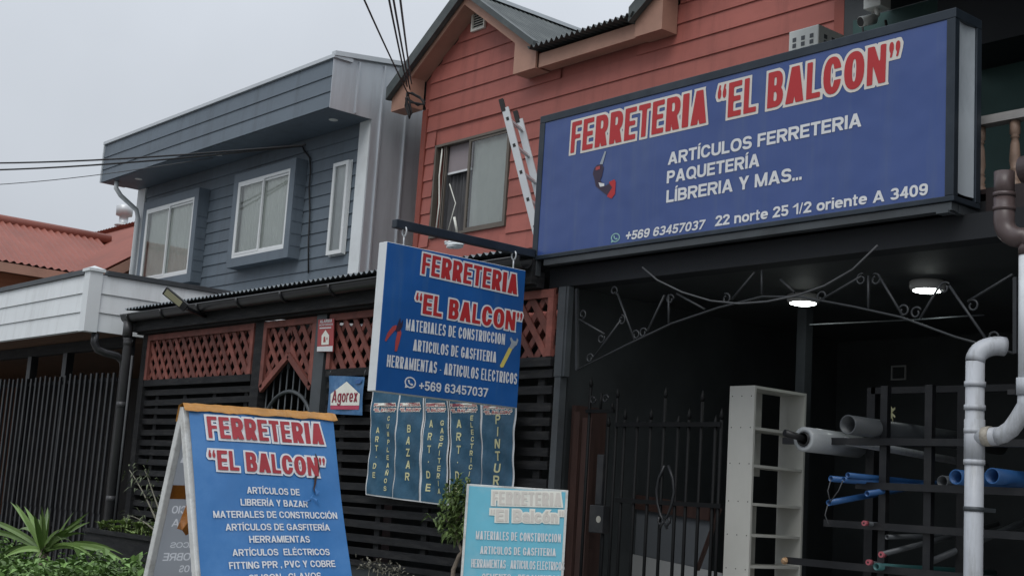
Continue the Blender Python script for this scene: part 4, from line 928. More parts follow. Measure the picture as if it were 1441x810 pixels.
text(HS, F2, '+569 63457037', (589, 548), (686, 558.5), (590, 535), 'letwhite', 0.2)
chat_icon(HS, F2, (577, 537.8), 8, 'letwhite', 0.12)
pl = print_shape(HS, F2, [(541, 479), (545, 468), (552, 459), (557, 457), (559, 461), (554, 466), (548, 473), (543, 480)], 'signred', 'printed_pliers')
print_shape(pl, F2, [(555, 494), (556, 480), (559, 466), (563, 463), (564.5, 468), (562, 480), (558, 494)], 'signred', 'pliers_handle', 0.0035)
print_shape(pl, F2, [(556, 466), (558, 458), (563, 446.5), (563.5, 455), (567, 449), (566, 459), (562, 466)], 'toolblack', 'pliers_jaw', 0.0036)
wr = print_shape(HS, F2, [(703, 514), (716, 488), (721, 490), (708, 516), (704.5, 517)], 'yellow', 'printed_wrench')
print_shape(wr, F2, [(716, 489), (719, 482), (717, 476), (719, 474), (722, 479), (726, 480), (727, 475), (729, 478), (727, 485), (724, 487), (721, 491)], 'toolgrey', 'wrench_jaw', 0.0035)

# ---- five narrow banners on the fence
def banner(pts_top, pts_bot, hd, words, label):
    # hung at the fence; corners, heading height and the first and last letter of each word on the fence plane
    YB = 6.115; QB = lambda p: hit(p, (0, YB, 0), (0, 1, 0))
    tl, tr, br, bl = QB(pts_top[0]), QB(pts_top[1]), QB(pts_bot[1]), QB(pts_bot[0])
    org = (tl+tr)/2
    warp = lambda p: 0.006*sin(p[2]*11+p[0]*5)+0.005*sin(p[0]*23+p[2]*6)+0.0035*sin(p[2]*31+p[0]*17)
    n_, m_ = 14, 34
    def grid(e, lift):
        vs = []
        for j in range(m_+1):
            for i in range(n_+1):
                a = -e+(1+2*e)*i/n_; c = -e*0.3+(1+0.6*e)*j/m_
                p = (tl*(1-a)+tr*a)*(1-c)+(bl*(1-a)+br*a)*c; vs.append(p+np.array((0, -1, 0))*(warp(p)+lift))
        return vs, [(j*(n_+1)+i, j*(n_+1)+i+1, (j+1)*(n_+1)+i+1, (j+1)*(n_+1)+i) for j in range(m_) for i in range(n_)]
    root = thing('banner', label, 'banner', tuple(org), 'narrow blue banners hung on the slatted fence')
    mb = MB(); mb.add(*grid(0.045, 0.02), True); mb.build('hem', 'letwhite', root)
    mb = MB(); mb.add(*grid(0.0, 0.024), True); mb.build('sheet', 'bannerblue', root)
    nv = np.array((0, -1.0, 0)); Wd = np.linalg.norm(tr-tl); ex = np.array((1.0, 0, 0)); ez = np.array((0, 0, 1.0))
    for dy, st in ((0, 'FERRETERIA'), (7.2, '“EL BALCON”')):
        A = QB((hd[0], hd[1]+dy)); place(root, nv, A, ex, ez, Wd*0.86, 0.022, st, 'letfaded', 0.24, 'letcream', 0.22, 0.027, 'heading', warp)
    for word, pa_, pb_, hgt, m in words:
        nL = len(word)
        for k, ch in enumerate(word):
            t = k/(nL-1); P = QB((pa_[0]+(pb_[0]-pa_[0])*t, pa_[1]+(pb_[1]-pa_[1])*t)); wd = 0.047*hgt/0.05
            if ch == '.': place(root, nv, P-ex*0.005-ez*0.005, ex, ez, 0.01, 0.05, '.', m, 0.2, None, 0, 0.027, 'letter', warp)
            elif ch == 'I': place(root, nv, P-ex*hgt*0.12-ez*hgt/2, ex, ez, hgt*0.24, hgt, 'I', m, 0.24, None, 0, 0.027, 'letter', warp)
            else: place(root, nv, P-ex*wd/2-ez*hgt/2, ex, ez, wd, hgt, ch, m, 0.23, None, 0, 0.027, 'letter', warp)
banner([(529.5, 551), (563.5, 554.5)], [(519, 694), (555.5, 699)], (531.5, 572), [('ART.DE', (535.5, 605), (531, 668), 0.045, 'letyellow'), ('CUMPLEAÑOS', (551.8, 588.8), (545.8, 687), 0.037, 'letyellow')], 'leftmost narrow blue banner, lettered in two columns with a party supplies word')
banner([(565.5, 554.5), (597.5, 558)], [(557, 699.5), (592.5, 704)], (566.5, 571.5), [('BAZAR', (580, 603), (576, 670), 0.060, 'letyellow')], 'narrow blue banner with one short yellow word of five letters')
banner([(601.5, 559), (632, 563)], [(595.5, 704.5), (632, 709)], (603, 572), [('ART.DE', (609.8, 596), (605.3, 685.5), 0.056, 'letyellow'), ('GASFITERIA', (625.7, 595), (621.6, 690.6), 0.040, 'letyellow')], 'narrow blue banner in the middle of the five, plumbing word in its right column')
banner([(637, 563.5), (680.5, 568.5)], [(637.5, 710), (680, 716)], (638.5, 573), [('ART.DE', (650, 596), (648, 687), 0.060, 'letyellow'), ('ELECTRICIDAD', (668.5, 588), (663.5, 696), 0.037, 'letyellow')], 'darker creased blue banner with an electrical word, fourth from the left')
banner([(684, 569), (727, 572)], [(680.5, 716.5), (723, 722)], (686, 575.5), [('PINTURAS', (705.5, 590), (700, 709.5), 0.066, 'letyellow')], 'rightmost narrow blue banner lettered with a paint word')

# ---- glue maker's banner and alarm plate
ab = thing('small_banner', 'small pale blue plastic banner with white house shape tied to the fence rail', 'banner', (-9.38, 6.14, 2.2))
F3 = Face((0, 6.135, 0), (0, -1, 0), (1, 0, 0))
mb = MB(); c4 = [F3.h(p) for p in ((463, 528), (513, 530), (509.5, 584), (461, 581.5))]; vs = []; nn = 12
for j in range(nn+1):
    for i in range(nn+1):
        a, c = i/nn, j/nn; p = (c4[0]*(1-a)+c4[1]*a)*(1-c)+(c4[3]*(1-a)+c4[2]*a)*c; vs.append(p+np.array((0, 0.006*sin(a*9+c*4), 0)))
mb.add(vs, [(j*(nn+1)+i, j*(nn+1)+i+1, (j+1)*(nn+1)+i+1, (j+1)*(nn+1)+i) for j in range(nn) for i in range(nn)], True); mb.build('sheet', 'agorexblue', ab)
print_shape(ab, F3, [(466, 570), (466.5, 554), (489, 536.5), (507.5, 554), (506.5, 570)], 'letcream', 'house_shape', 0.008)
print_shape(ab, F3, [(466, 575.5), (466, 570.3), (506.5, 570.3), (506, 576)], 'pinkred', 'red_band', 0.008)
text(ab, F3, 'Agorex', (468, 566), (504, 565), (469, 549), 'darkred', 0.17, lift=0.011)
print_shape(ab, F3, [(499, 537), (506, 533), (511, 534), (508, 539), (502, 540)], 'bluepipe', 'blue_mark', 0.008)
b = MB()
for p, q in (((464, 528), (465.5, 521)), ((512, 530), (514.5, 520))): b.tube([F3.h(p), F3.h(q)], 0.005, 5)
b.build('tie', 'cablegrey', ab)
al = thing('alarm_plate', 'small red plate with white house symbol fixed to the fence post', 'sign', (-9.75, 6.12, 2.4))
F4 = Face((0, 6.125, 0), (0, -1, 0), (1, 0, 0))
c4 = [F4.h(p) for p in ((446, 494.5), (468.5, 494.5), (470, 448), (448, 449.5))]
b = MB(); b.prism(c4, (0, 0.006, 0)); b.build('plate', 'signred', al)
print_shape(al, F4, [(446.3, 494), (446.7, 487.5), (468.6, 486.5), (468.2, 494)], 'letwhite', 'bottom_strip')
text(al, F4, 'ALARMA', (450.5, 454.5), (467.5, 453), (450.8, 450), 'letwhite', 0.24)
text(al, F4, 'MONITOREADA', (449.5, 458.8), (469, 457.2), (449.6, 456), 'letwhite', 0.2)
print_shape(al, F4, [(450, 462.5), (450.1, 460.8), (466.5, 459.8), (466.4, 461.5)], 'letwhite', 'text_line')
hsb = print_shape(al, F4, [(452.5, 485), (453, 472), (458.5, 464), (463.5, 471.5), (463, 484.5), (455, 485)], 'letcream', 'house_symbol')
print_shape(hsb, F4, [(455.3, 481.5), (456, 474), (458, 473), (459, 481)], 'signred', 'house_window', 0.0045)
print_shape(hsb, F4, [(460, 478), (460.2, 474.5), (461.4, 474.5), (461.2, 478)], 'signred', 'house_window', 0.0045)

# ================================================================== A-FRAME BOARD
u_ = nrm((-.02, 1.0, .03)); nv_ = nrm((1.0, .02, 0)); T0 = hit((255, 571), EYE+FW*4.2, FW)   # stands slightly askew on the pavement
lf_, lb_ = radians(20.5), radians(13.5)
ef = np.array((0, 0, -cos(lf_)))+nv_*sin(lf_); ebk = np.array((0, 0, -cos(lb_)))-nv_*sin(lb_)
Wf = 0.552; zt = T0[2]; Lf = (zt-0.004)/cos(lf_); Lb = (zt-0.004)/cos(lb_)
AF = thing('a_frame_sign', 'blue A frame pavement board with orange tape along its top edge', 'sandwich board', (T0[0]+u_[0]*.4, T0[1]+u_[1]*.4, 0))
nf = np.cross(u_, -ef); nf = nf if nf @ nv_ > 0 else -nf
nb = np.cross(u_, -ebk); nb = nb if nb @ nv_ < 0 else -nb
tf0 = T0+nv_*0.012
t_ = 0.022
for s0, s1 in ((0, t_), (Wf-t_, Wf)):
    dl0 = s0*0.016
    b = MB(); b.obox(tf0+u_*((s0+s1)/2)+ef*(Lf/2+dl0)-nf*0.015, u_*(t_/2), ef*(Lf/2+dl0), nf*0.013); b.build('leg', 'woodwhite', AF, bevel=0.003)
    b = MB(); b.obox(T0-nv_*0.012+u_*((s0+s1)/2)+ebk*(Lb/2+dl0)-nb*0.015, u_*(t_/2), ebk*(Lb/2+dl0), nb*0.013); b.build('leg', 'woodwhite', AF, bevel=0.003)
crack = np.array([[455-22, 647], [441, 655], [443, 668], [438, 685], [434, 697], [432, 705]])
def warpA(p):
    a = (p-tf0) @ u_; d = (p-tf0) @ ef
    r = 0.004*sin(d*9+a*4)+0.0025*sin(a*13-d*5)
    xr = 0.66-0.10*d
    r += 0.010*math.exp(-((a-xr)/0.035)**2)*(0.4+0.6*sin(d*21))*(1 if 0.1 < d < 0.75 else 0)
    return r
b = MB(); n_, m_ = 40, 60; vs = []
for j in range(m_+1):
    for i in range(n_+1):
        p = tf0+u_*(0.012+(Wf-0.012)*i/n_)+ef*(0.01+(Lf-0.12)*j/m_); vs.append(p+nf*(0.010+warpA(p)))
b.add(vs, [(j*(n_+1)+i, j*(n_+1)+i+1, (j+1)*(n_+1)+i+1, (j+1)*(n_+1)+i) for j in range(m_) for i in range(n_)], True); b.build('front_sheet', 'blueworn', AF)
b = MB(); b.obox(tf0+u_*(Wf/2)+ef*(Lf/2-0.05)-nf*0.012, u_*(Wf/2-0.036), ef*(Lf/2-0.06), nf*0.0015); b.build('front_board', 'boardback', AF)
bk0 = T0-nv_*0.012
b = MB(); b.obox(bk0+u_*(Wf/2)+ebk*0.57-nb*0.012, u_*(Wf/2-0.04), ebk*0.012, nb*0.008); b.build('cross_rail', 'brownwood', AF)
FA = Face(tf0, nf, u_)
A_ = lambda s, a, b_, c, m='letwhite', **k: text(AF, FA, s, a, b_, c, m, lift=0.0135, warp=warpA, **k)
A_('FERRETERIA', (289.5, 618.5), (453, 627), (286.5, 588), 'letfaded', wt=0.26, edge='letwhite', ewt=0.10)
A_('“EL BALCON”', (291, 662.5), (457, 671.5), (288.5, 635), 'letfaded', wt=0.26, edge='letwhite', ewt=0.10)
A_('ARTÍCULOS DE', (344.3, 695.8), (420, 697.8), (343.5, 686.5), wt=0.205)
A_('LIBRERÍA Y BAZAR', (336, 712.4), (431.7, 714.3), (335.2, 703), wt=0.205)
A_('MATERIALES DE CONSTRUCCIÓN', (298.3, 729.2), (473.3, 730.2), (297.8, 719.5), wt=0.205)
A_('ARTÍCULOS DE GASFITERÍA', (315.7, 747), (462.7, 746.8), (315, 737.5), wt=0.205)
A_('HERRAMIENTAS', (349, 764.2), (434, 764), (348.5, 754.5), wt=0.205)
A_('ARTÍCULOS  ELÉCTRICOS', (325.7, 782.6), (461.7, 781.8), (325.2, 773), wt=0.205)
A_('FITTING PPR , PVC Y COBRE', (321.3, 801), (469.3, 798.5), (321, 791), wt=0.205)
A_('SILICON , CLAVOS', (349, 819), (449, 816), (348.7, 809), wt=0.205)
# tear in the sheet: a dark ragged hole with the vinyl curling beside it
def on_sheet(p, l):
    q = FA.h(p); return q+nf*(l+warpA(q))
b = MB(); L_e = [(440.5, 640), (441, 647), (443.5, 652), (442, 659), (442.5, 666), (439.5, 673), (440, 680), (438.5, 688), (440, 694)]; R_e = [(441, 639.5), (444.5, 646), (446, 653), (447.5, 660), (446, 668), (443.5, 673), (442.5, 682), (440.5, 688), (440.5, 694.5)]
for i in range(len(L_e)-1): b.quad(on_sheet(L_e[i], .0150), on_sheet(R_e[i], .0150), on_sheet(R_e[i+1], .0150), on_sheet(L_e[i+1], .0150))
b.build('tear', 'brownwood', AF)
b = MB()
for pts in ([(447.5, 660), (446, 668), (448.5, 664)], [(440.5, 688), (446, 693), (443, 697), (440, 694)], [(440, 694), (434, 702), (431, 712), (432.5, 703)], [(436, 700), (443, 704), (448, 713), (442, 706)], [(424, 706), (434, 704), (436, 706.5), (428, 707.5)]):
    q = [on_sheet(p, .0155+0.006*(k % 2)) for k, p in enumerate(pts)]; b.quad(*q)
b.build('curled_vinyl', 'blueworn', AF)
# orange tape folded over the top edge
b = MB(); n_ = 40; rnd = random.Random(4); vs = []
for i in range(n_+1):
    s = -0.006+(Wf+0.02)*i/n_; j0 = rnd.uniform(-.004, .004); lip = 0.022+0.0015*sin(i*0.7)+rnd.uniform(-.0012, .0012)
    base = T0+u_*s
    vs += [base+nb*0.004+ebk*0.05, base+nb*0.006+np.array((0, 0, 0.002)), base+nf*0.022+np.array((0, 0, 0.003+j0*0.3)), tf0+u_*s+ef*lip+nf*(0.018+abs(j0))]
b.add(vs, [(4*i+k, 4*i+4+k, 4*i+5+k, 4*i+1+k) for i in range(n_) for k in range(3)], True); b.build('tape', 'tape', AF)
# tape scraps inside, seen between the legs
b = MB(); b.obox(bk0+u_*(Wf/2)+ebk*0.275-nb*0.006, u_*0.245, ebk*0.022, nb*0.002); b.build('tape', 'tapedark', AF)
FB = Face(tf0-nf*0.02+u_*0.05, u_*-1.0, nv_)
b = MB(); rnd = random.Random(9); P0 = [hit(p, bk0-nb*0.05, nb) for p in ((270, 694), (272, 720), (272, 742), (262, 748), (249, 743), (255, 727), (262, 710))]
b.add(P0+[p-nb*0.03+np.array((rnd.uniform(-.02, .02), rnd.uniform(-.02, .02), rnd.uniform(-.01, .01))) for p in P0], [tuple(range(7)), tuple(range(13, 6, -1))]+[(i, (i+1) % 7, 7+(i+1) % 7, 7+i) for i in range(7)]); b.build('hanging_tape', 'tapedark', AF)
# thin back sheet: its printed letters let more daylight through and read reversed from inside
ck = [(a_, d_) for a_, d_ in ((0.02, 0.01), (Wf-0.02, 0.01), (Wf-0.02, Lb-0.11), (0.02, Lb-0.11))]
lets = []
def ghost(st, pl, pr, pt, T):
    f3 = Face(bk0, -nb, u_); P = [((f3.h(p)-bk0) @ u_, (f3.h(p)-bk0) @ ebk) for p in (pl, pr, pt)]
    wd, cap = P[1][0]-P[0][0], P[0][1]-P[2][1]
    for lp in text_loops(st, T, wd/cap, 0.0):
        q = [(P[0][0]+wd-x*cap, P[0][1]-y*cap) for x, y in lp]
        if all(0.03 < x < Wf-0.03 and y < Lb-0.12 for x, y in q): lets.append(q)
for st, a, c, tp in (('CONSTRUCCION', (236, 722), (330, 724), (236, 711)), ('GASFITERIA', (245, 741), (330, 742), (245, 730)), ('ELECTRICOS', (244, 771), (318, 772), (244, 763)), ('Y COBRE', (234, 789), (296, 790), (234, 778)), ('CLAVOS', (257, 806), (300, 806), (257, 796))):
    ghost(st, a, c, tp, 0.19)
ghost('FERRETERIA', (255, 651), (400, 655), (255, 629), 0.25)
tfb = lambda x, y: bk0+u_*x+ebk*y-nb*0.001
sh_ = flat_fill([ck]+lets, tfb, 'back_sheet', 'backsheet', AF)
flat_fill(lets, tfb, 'show_through_lettering', 'backletter', sh_)

# ================================================================== TEAL BOARD
TD = 6.5; tn = nrm(np.array((-FW[0]+0.0, -FW[1], 0)))
TP = hit((728, 690), EYE+FW*TD, FW)
ry_ = ray(728, 700); tn = nrm((-ry_[0], -ry_[1], 0)); tu = np.cross((0, 0, 1.0), tn)
FT = Face(TP, tn, tu)
TB = thing('teal_board', 'faded teal pavement board with washed out cream lettering before the iron gate', 'sign board', (TP[0], TP[1], 0))
tl, tr = FT.h((657, 680)), FT.h((800, 682.5)); wT = (tr-tl) @ tu; zT = tl[2]; cT = (tl+tr)/2
lean = 0.03
b = MB(); cc = np.array((cT[0], cT[1], (zT+0.10)/2)); b.obox(cc-tn*0.016, tu*wT/2, (0, 0, (zT-0.10)/2), tn*0.012); b.build('board', 'woodwhite', TB, bevel=0.003)
b = MB(); b.obox(cc-tn*0.0025, tu*(wT/2-0.010), (0, 0, (zT-0.10)/2-0.010), tn*0.0015); b.build('sheet', 'teal', TB)
for s in (-1, 1):
    b = MB(); b.obox(np.array((cT[0], cT[1], 0.4))+tu*s*(wT/2-0.04)-tn*0.10, tu*0.016, (0, 0, 0.4), tn*0.016); b.bar(np.array((cT[0], cT[1], 0.06))+tu*s*(wT/2-0.04)+tn*0.2, np.array((cT[0], cT[1], 0.06))+tu*s*(wT/2-0.04)-tn*0.35, 0.03, 0.03); b.build('leg', 'woodwhite', TB)
    b = MB(); b.obox(cc+tu*s*(wT/2-0.006)-tn*0.0, tu*0.006, (0, 0, (zT-0.10)/2), tn*0.003); b.build('edge_strip', 'woodwhite', TB)
tt = lambda s, a, c, d, m='letwhite', **k: text(TB, FT, s, a, c, d, m, lift=0.003, **k)
tt('FERRETERIA', (693, 709), (790, 711.5), (692.5, 690.5), 'letedge', wt=0.24, edge='letcream', ewt=0.13)
tt('"El Balcón"', (690, 732.5), (793, 735), (689.5, 716), 'letedge', wt=0.24, edge='letcream', ewt=0.13)
tt('MATERIALES DE CONSTRUCCION', (669.5, 758), (789, 762.5), (669.5, 746), wt=0.155)
tt('ARTICULOS DE GASFITERIA', (675.5, 778.5), (782, 782), (675.5, 767.5), wt=0.155)
tt('HERRAMIENTAS - ARTICULOS ELECTRICOS', (663, 797.5), (794, 802), (663, 785.5), wt=0.155)
tt('CEMENTO - PEGAMENTOS', (678, 817), (788, 820), (678, 806), wt=0.155)

# ================================================================== IRON ARCH AND GATE IN THE PORCH
def scroll(mb, c, r, a0, turns, d=1, rad=0.006, y=6.22):
    n = 16; mb.tube([(c[0]+r*(1-0.55*k/n)*cos(a0+d*turns*2*pi*k/n), y, c[1]+r*(1-0.55*k/n)*sin(a0+d*turns*2*pi*k/n)) for k in range(n+1)], rad, 5)
PA = lambda p: hit(p, (0, 6.22, 0), (0, 1, 0))
tr_ = thing('iron_arch', 'thin wrought iron arch truss with scrolls under the balcony beam', 'arch', (-5.05, 6.22, 2.1))
b = MB(); ch = [PA(p) for p in ((813, 520), (880, 486), (945, 455), (1010, 433), (1073, 417), (1127, 417.5), (1200, 431), (1268, 446), (1345, 474), (1428, 497))]
b.tube(ch, 0.007, 6); b.build('chord', 'ironwork', tr_)
for p, q in (((815, 449), (851, 470)), ((836, 502), (874, 450)), ((869, 413), (893, 478)), ((911, 466), (935, 415)), ((941, 414), (941, 455)), ((952, 413), (992, 435)), ((1030, 421), (1062, 383)), ((1072, 380), (1072, 414)), ((1098, 393), (1118, 411)), ((1155, 422), (1213, 388)), ((1222, 388), (1222, 434)), ((1237, 388), (1271, 445)), ((1295, 448), (1322, 402)), ((1336, 402), (1392, 483)), ((1362, 424), (1425, 386))):
    b = MB(); b.tube([PA(p), PA(q)], 0.0075, 6); b.build('brace', 'ironwork', tr_)
for c, a0, d in (((820, 442), -1.5, 1), ((846, 476), 0.5, -1), ((830, 504), 0, 1), ((875, 450), 1.6, -1), ((864, 409), -1, 1), ((895, 471), 3.0, -1), ((905, 468), 0.2, 1), ((943, 421), 0, 1), ((1022, 420), 2.0, -1), ((1157, 417), -2.5, -1), ((1212, 393), 1.2, 1), ((1232, 393), 2, -1), ((1272, 437), 2.8, -1), ((1289, 440), 0.4, 1), ((1329, 405), 0.5, 1), ((1369, 430), 2.5, -1), ((1398, 474), -1.6, 1)):
    q = PA(c); b = MB(); scroll(b, (q[0], q[2]), 0.034, a0, 1.05, d); b.build('scroll', 'ironwork', tr_)
for pa_, pb_ in (((812, 406), (812, 521)), ((1429, 390), (1429, 497))):
    b = MB(); b.bar(PA(pa_), PA(pb_), 0.02, 0.02); b.build('upright', 'ironwork', tr_)

pg = thing('porch_gate', 'black wrought iron porch gate with a lock box and ornament in its bars', 'gate', (-6, 6.22, 0))
PG = lambda p: hit(p, (0, 6.24, 0), (0, 1, 0))
b = MB()
for px, yt in ((823, 545), (851, 600), (862, 560), (874, 590), (892, 600), (911, 590), (930, 560), (950, 600), (965, 590), (983, 565), (1003, 600), (1011, 590)):
    q = PG((px, 700)); zt_ = PG((px, yt))[2]; b = MB(); b.tube([(q[0], 6.24, 0.05), (q[0], 6.24, zt_)], 0.011, 6); b.tube([(q[0], 6.24, zt_), (q[0], 6.24, zt_+0.02), (q[0], 6.24, zt_+0.07)], [0.008, 0.016, 0.002], 6); b.build('bar', 'gateblack', pg)
b = MB()
for yy, a, c in ((597, 868, 1016), (703, 868, 1016)):
    p, q = PG((a, yy)), PG((c, yy+4)); b = MB(); b.box(p[0], q[0], 6.225, 6.255, p[2]-0.014, p[2]+0.014); b.build('rail', 'gateblack', pg)
p = PG((845, 578)); b = MB(); b.box(p[0]-0.13, p[0]+0.13, 6.225, 6.255, p[2]-0.012, p[2]+0.012)
for s in (-0.11, 0.0, 0.11): b.tube([(p[0]+s, 6.24, p[2]), (p[0]+s, 6.24, p[2]+(0.12 if s == 0 else 0.05))], 0.01, 6)
b.build('rail', 'gateblack', pg)
b = MB()
for s in (-1, 1):
    c = PG((938, 700)); b.tube([(c[0]+s*x, 6.225, c[2]+z) for x, z in ((0.015, 0.20), (0.06, 0.12), (0.075, 0.04), (0.06, -0.04), (0.03, -0.11), (0.0, -0.14), (0.03, -0.17), (0.05, -0.15), (0.04, -0.12))], 0.009, 6)
    b.tube([(c[0], 6.225, c[2]-0.14), (c[0]+s*0.03, 6.225, c[2]-0.19)], 0.008, 6)
    q = PG((845, 572)); scroll(b, (q[0]+s*0.06, q[2]+0.05), 0.03, 0, 1.0, s, 0.006, 6.225)
b.build('ornament', 'blackmetal', pg)
p = PG((846, 730)); b = MB(); b.box(p[0]-0.075, p[0]+0.055, 6.20, 6.27, p[2]-0.09, p[2]+0.09); q = PG((848, 665)); b.box(q[0]-0.03, q[0]+0.03, 6.21, 6.26, p[2]+0.091, q[2]+0.12)
lk = b.build('lock_box', 'blackmetal', pg, bevel=0.005)
b = MB(); p2 = hit((842, 730), (0, 6.198, 0), (0, 1, 0)); b.disc((p2[0], 6.1985, p2[2]), (0, -1, 0), 0.022, 18); b.disc((p2[0], 6.197, p2[2]), (0, -1, 0), 0.010, 12); b.build('keyhole', 'brasskey', lk)
# brown door leaf folded back inside the gate
dl = thing('wooden_door', 'brown panelled wooden door leaf folded back beside the porch gate', 'door', (-6.65, 6.5, 0))
b = MB(); b.box(-6.845, -6.805, 6.36, 6.66, 0.02, 1.93); b.build('leaf', 'brownwood', dl)
b = MB()
for y0, y1 in ((6.42, 6.60),):
    for z0, z1 in ((0.15, 0.95), (1.05, 1.82)): b.box(-6.804, -6.792, y0, y1, z0, z1)
b.build('door_panel', 'brownwood', dl)
b = MB(); b.box(-6.69, -6.60, 6.32, 6.355, 0.0, 1.84); b.box(-6.78, -6.72, 6.32, 6.345, 0.0, 1.88); b.build('jamb', 'brownwood', dl)
# leaning panels inside the gate
IP = lambda p: hit(p, (0, 7.1, 0), (0, 1, 0))
b = MB(); q = [IP(p) for p in ((862, 810), (862, 706), (998, 728), (998, 838), (862, 838))]; b.prism(q, (0, 0.02, 0)); o = b.build('grey_sheet', 'midgrey', origin=(q[0][0], 7.1, 0.6)); tag(o, 'grey sheet leaning behind the bars of the porch gate', 'sheet')
b = MB(); q = [hit(p, (0, 7.06, 0), (0, 1, 0)) for p in ((845, 770), (1016, 806), (1016, 870), (845, 870))]; b.prism(q, (0, 0.02, 0)); o = b.build('leaning_board', 'pale', origin=(q[0][0], 7.06, 0.5)); tag(o, 'pale sloping board in front of the grey panel inside the porch gate', 'board')
b = MB(); b.bar(IP((880, 703)), IP((1002, 722)), 0.06, 0.10); b.bar(hit((1014, 712), (0, 6.7, 0), (0, 1, 0)), hit((982, 800), (0, 6.9, 0), (0, 1, 0)), 0.02, 0.03); o = b.build('timber_batten', 'brownwood', origin=tuple(IP((880, 703)))); tag(o, 'brown timber battens along the top of the grey panel inside the gate', 'timber')

# ================================================================== BOOKCASE
bc = thing('bookcase', 'tall pale grey open bookcase standing in the dark porch', 'bookcase', (-5.85, 7.2, 0))
KX0, KX1, KY0, KY1, KZ = -5.97, -5.755, 7.0, 7.56, 2.11
b = MB(); b.box(KX0, KX1, KY0, KY0+0.018, 0.0, KZ); b.build('side_panel', 'shelf', bc)
b = MB(); b.box(KX0, KX1, KY1-0.018, KY1, 0.0, KZ); b.build('side_panel', 'shelf', bc)
b = MB(); b.box(KX0, KX1, KY0+0.0185, KY1-0.0185, KZ-0.018, KZ); b.build('top_panel', 'shelf', bc)
for py in (602, 655, 709, 753, 797, 845):
    z = hit((1063, py), (KX1, 0, 0), (1, 0, 0))[2]; b = MB(); b.box(KX0+0.003, KX1-0.006, KY0+0.0185, KY1-0.0185, z-0.009, z+0.009); b.build('shelf', 'shelf', bc)
b = MB(); b.box(KX0-0.004, KX0, KY0+0.10, KY0+0.345, 1.52, KZ); b.box(KX0-0.004, KX0, KY0+0.10, KY0+0.325, 0.6, 1.32); b.build('back_strip', 'shelf', bc)
b = MB()
for z in (2.04, 1.83, 1.59, 1.34, 1.12, 0.9):
    for f in (0.12, 0.5, 0.88): b.lathe((0, 0, 0), [(0, 0)], 3) if False else b.disc((KX0+(KX1-KX0)*f, KY0-0.0012, z), (0, -1, 0), 0.0045, 8)
b.build('screw', 'letblack', bc)

# ================================================================== PIPE RACK WITH PIPES
rk = thing('pipe_rack', 'black steel pipe rack with crossing bars at the right of the porch', 'rack', (-4.2, 6.9, 0))
RKY = 6.86; PRK = lambda p: hit(p, (0, RKY, 0), (0, 1, 0))
xs_ = [PRK((1240, 620))[0], PRK((1303, 620))[0], -2.25]
zb = [1.733, 1.471, 1.236, 0.99]
for x in xs_: b = MB(); b.box(x-0.024, x+0.024, RKY+0.02, RKY+0.06, 0.0, 2.07); b.build('upright', 'blackmetal', rk)
b = MB(); x = PRK((1177, 620))[0]; b.box(x-0.03, x+0.03, RKY+0.35, RKY+0.41, 0, 2.10); b.box(xs_[2], x, RKY+0.35, RKY+0.40, 2.06, 2.10)
for xx in (-4.35, -3.4): b.box(xx-0.03, xx+0.03, RKY+0.35, RKY+0.41, 0, 2.06)
b.build('back_upright', 'blackmetal', rk)
b = MB()
for z, px0 in zip(zb, (1104, 1208, 1165, 1112)):
    x0 = PRK((px0, 620))[0]; b = MB(); b.box(x0, xs_[2]-0.025, RKY-0.022, RKY+0.018, z-0.021, z+0.021); b.build('cross_bar', 'blackmetal', rk)
def stock(name, label, mname, p_, r, ln, z=None, dy=-0.25, cap=None, tiltz=0.0, tiltx=0.0, cat='pipe', grp=None, hollow=True, Yf=None):
    Y0 = RKY+dy; c = hit(p_, (0, Y0, 0), (0, 1, 0)); q = c+np.array((tiltx, ln, tiltz)); mb = MB()
    mb.pipe(c, q, r, r*0.86)
    o = mb.build(name, mname, origin=c); tag(o, label, cat, grp)
    if not hollow: pass
    if cap:
        k = MB(); k.tube([c-np.array((0, 0.004, 0)), c+np.array((0, 0.03, 0))], r*1.12, 14); k.build('end_cap', cap, o)
        k = MB(); k.disc(c-np.array((0, 0.0045, 0)), (0, -1, 0), r*0.45, 12); k.build('cap_hole', 'letblack', o)
    return o
stock('plastic_pipe', 'thick dark grey pipe, topmost on the rack', 'rackpipe', (1193, 597), 0.058, 1.7, dy=-0.25, grp='pipes stored on the rack')
stock('plastic_pipe', 'pale grey pipe lying just under the thick dark pipe', 'pvcpipe', (1190, 620), 0.024, 1.6, dy=-0.02, tiltz=-0.05, grp='pipes stored on the rack')
stock('blue_pipe', 'thin blue pipe on the rack, highest of the thin blue ones', 'bluepipe', (1193, 668), 0.016, 1.5, dy=-0.20, grp='pipes stored on the rack')
stock('blue_pipe', 'thin blue pipe on the rack whose end sticks out farthest left', 'bluepipe', (1169, 673), 0.018, 1.3, dy=-0.24, tiltx=0.12, grp='pipes stored on the rack')
stock('blue_pipe', 'thin blue pipe just right of the farthest left one in the bound bundle', 'bluepipe', (1187, 674), 0.016, 1.3, dy=-0.21, tiltx=0.1, grp='pipes stored on the rack')
stock('blue_pipe', 'thin blue pipe hanging lowest, tilted below the blue bundle', 'bluepipe', (1166, 707), 0.018, 1.0, dy=-0.24, tiltz=0.16, grp='pipes stored on the rack')
stock('blue_pipe', 'dull dark blue pipe end just under the second rack bar', 'bluepipe', (1220, 694), 0.017, 1.0, dy=-0.14, tiltz=0.14, grp='pipes stored on the rack')
stock('large_blue_pipe', 'wide blue pipe end left of the grey drain pipe', 'bluepipe', (1345, 670.5), 0.042, 1.2, dy=-0.12, grp='pipes stored on the rack')
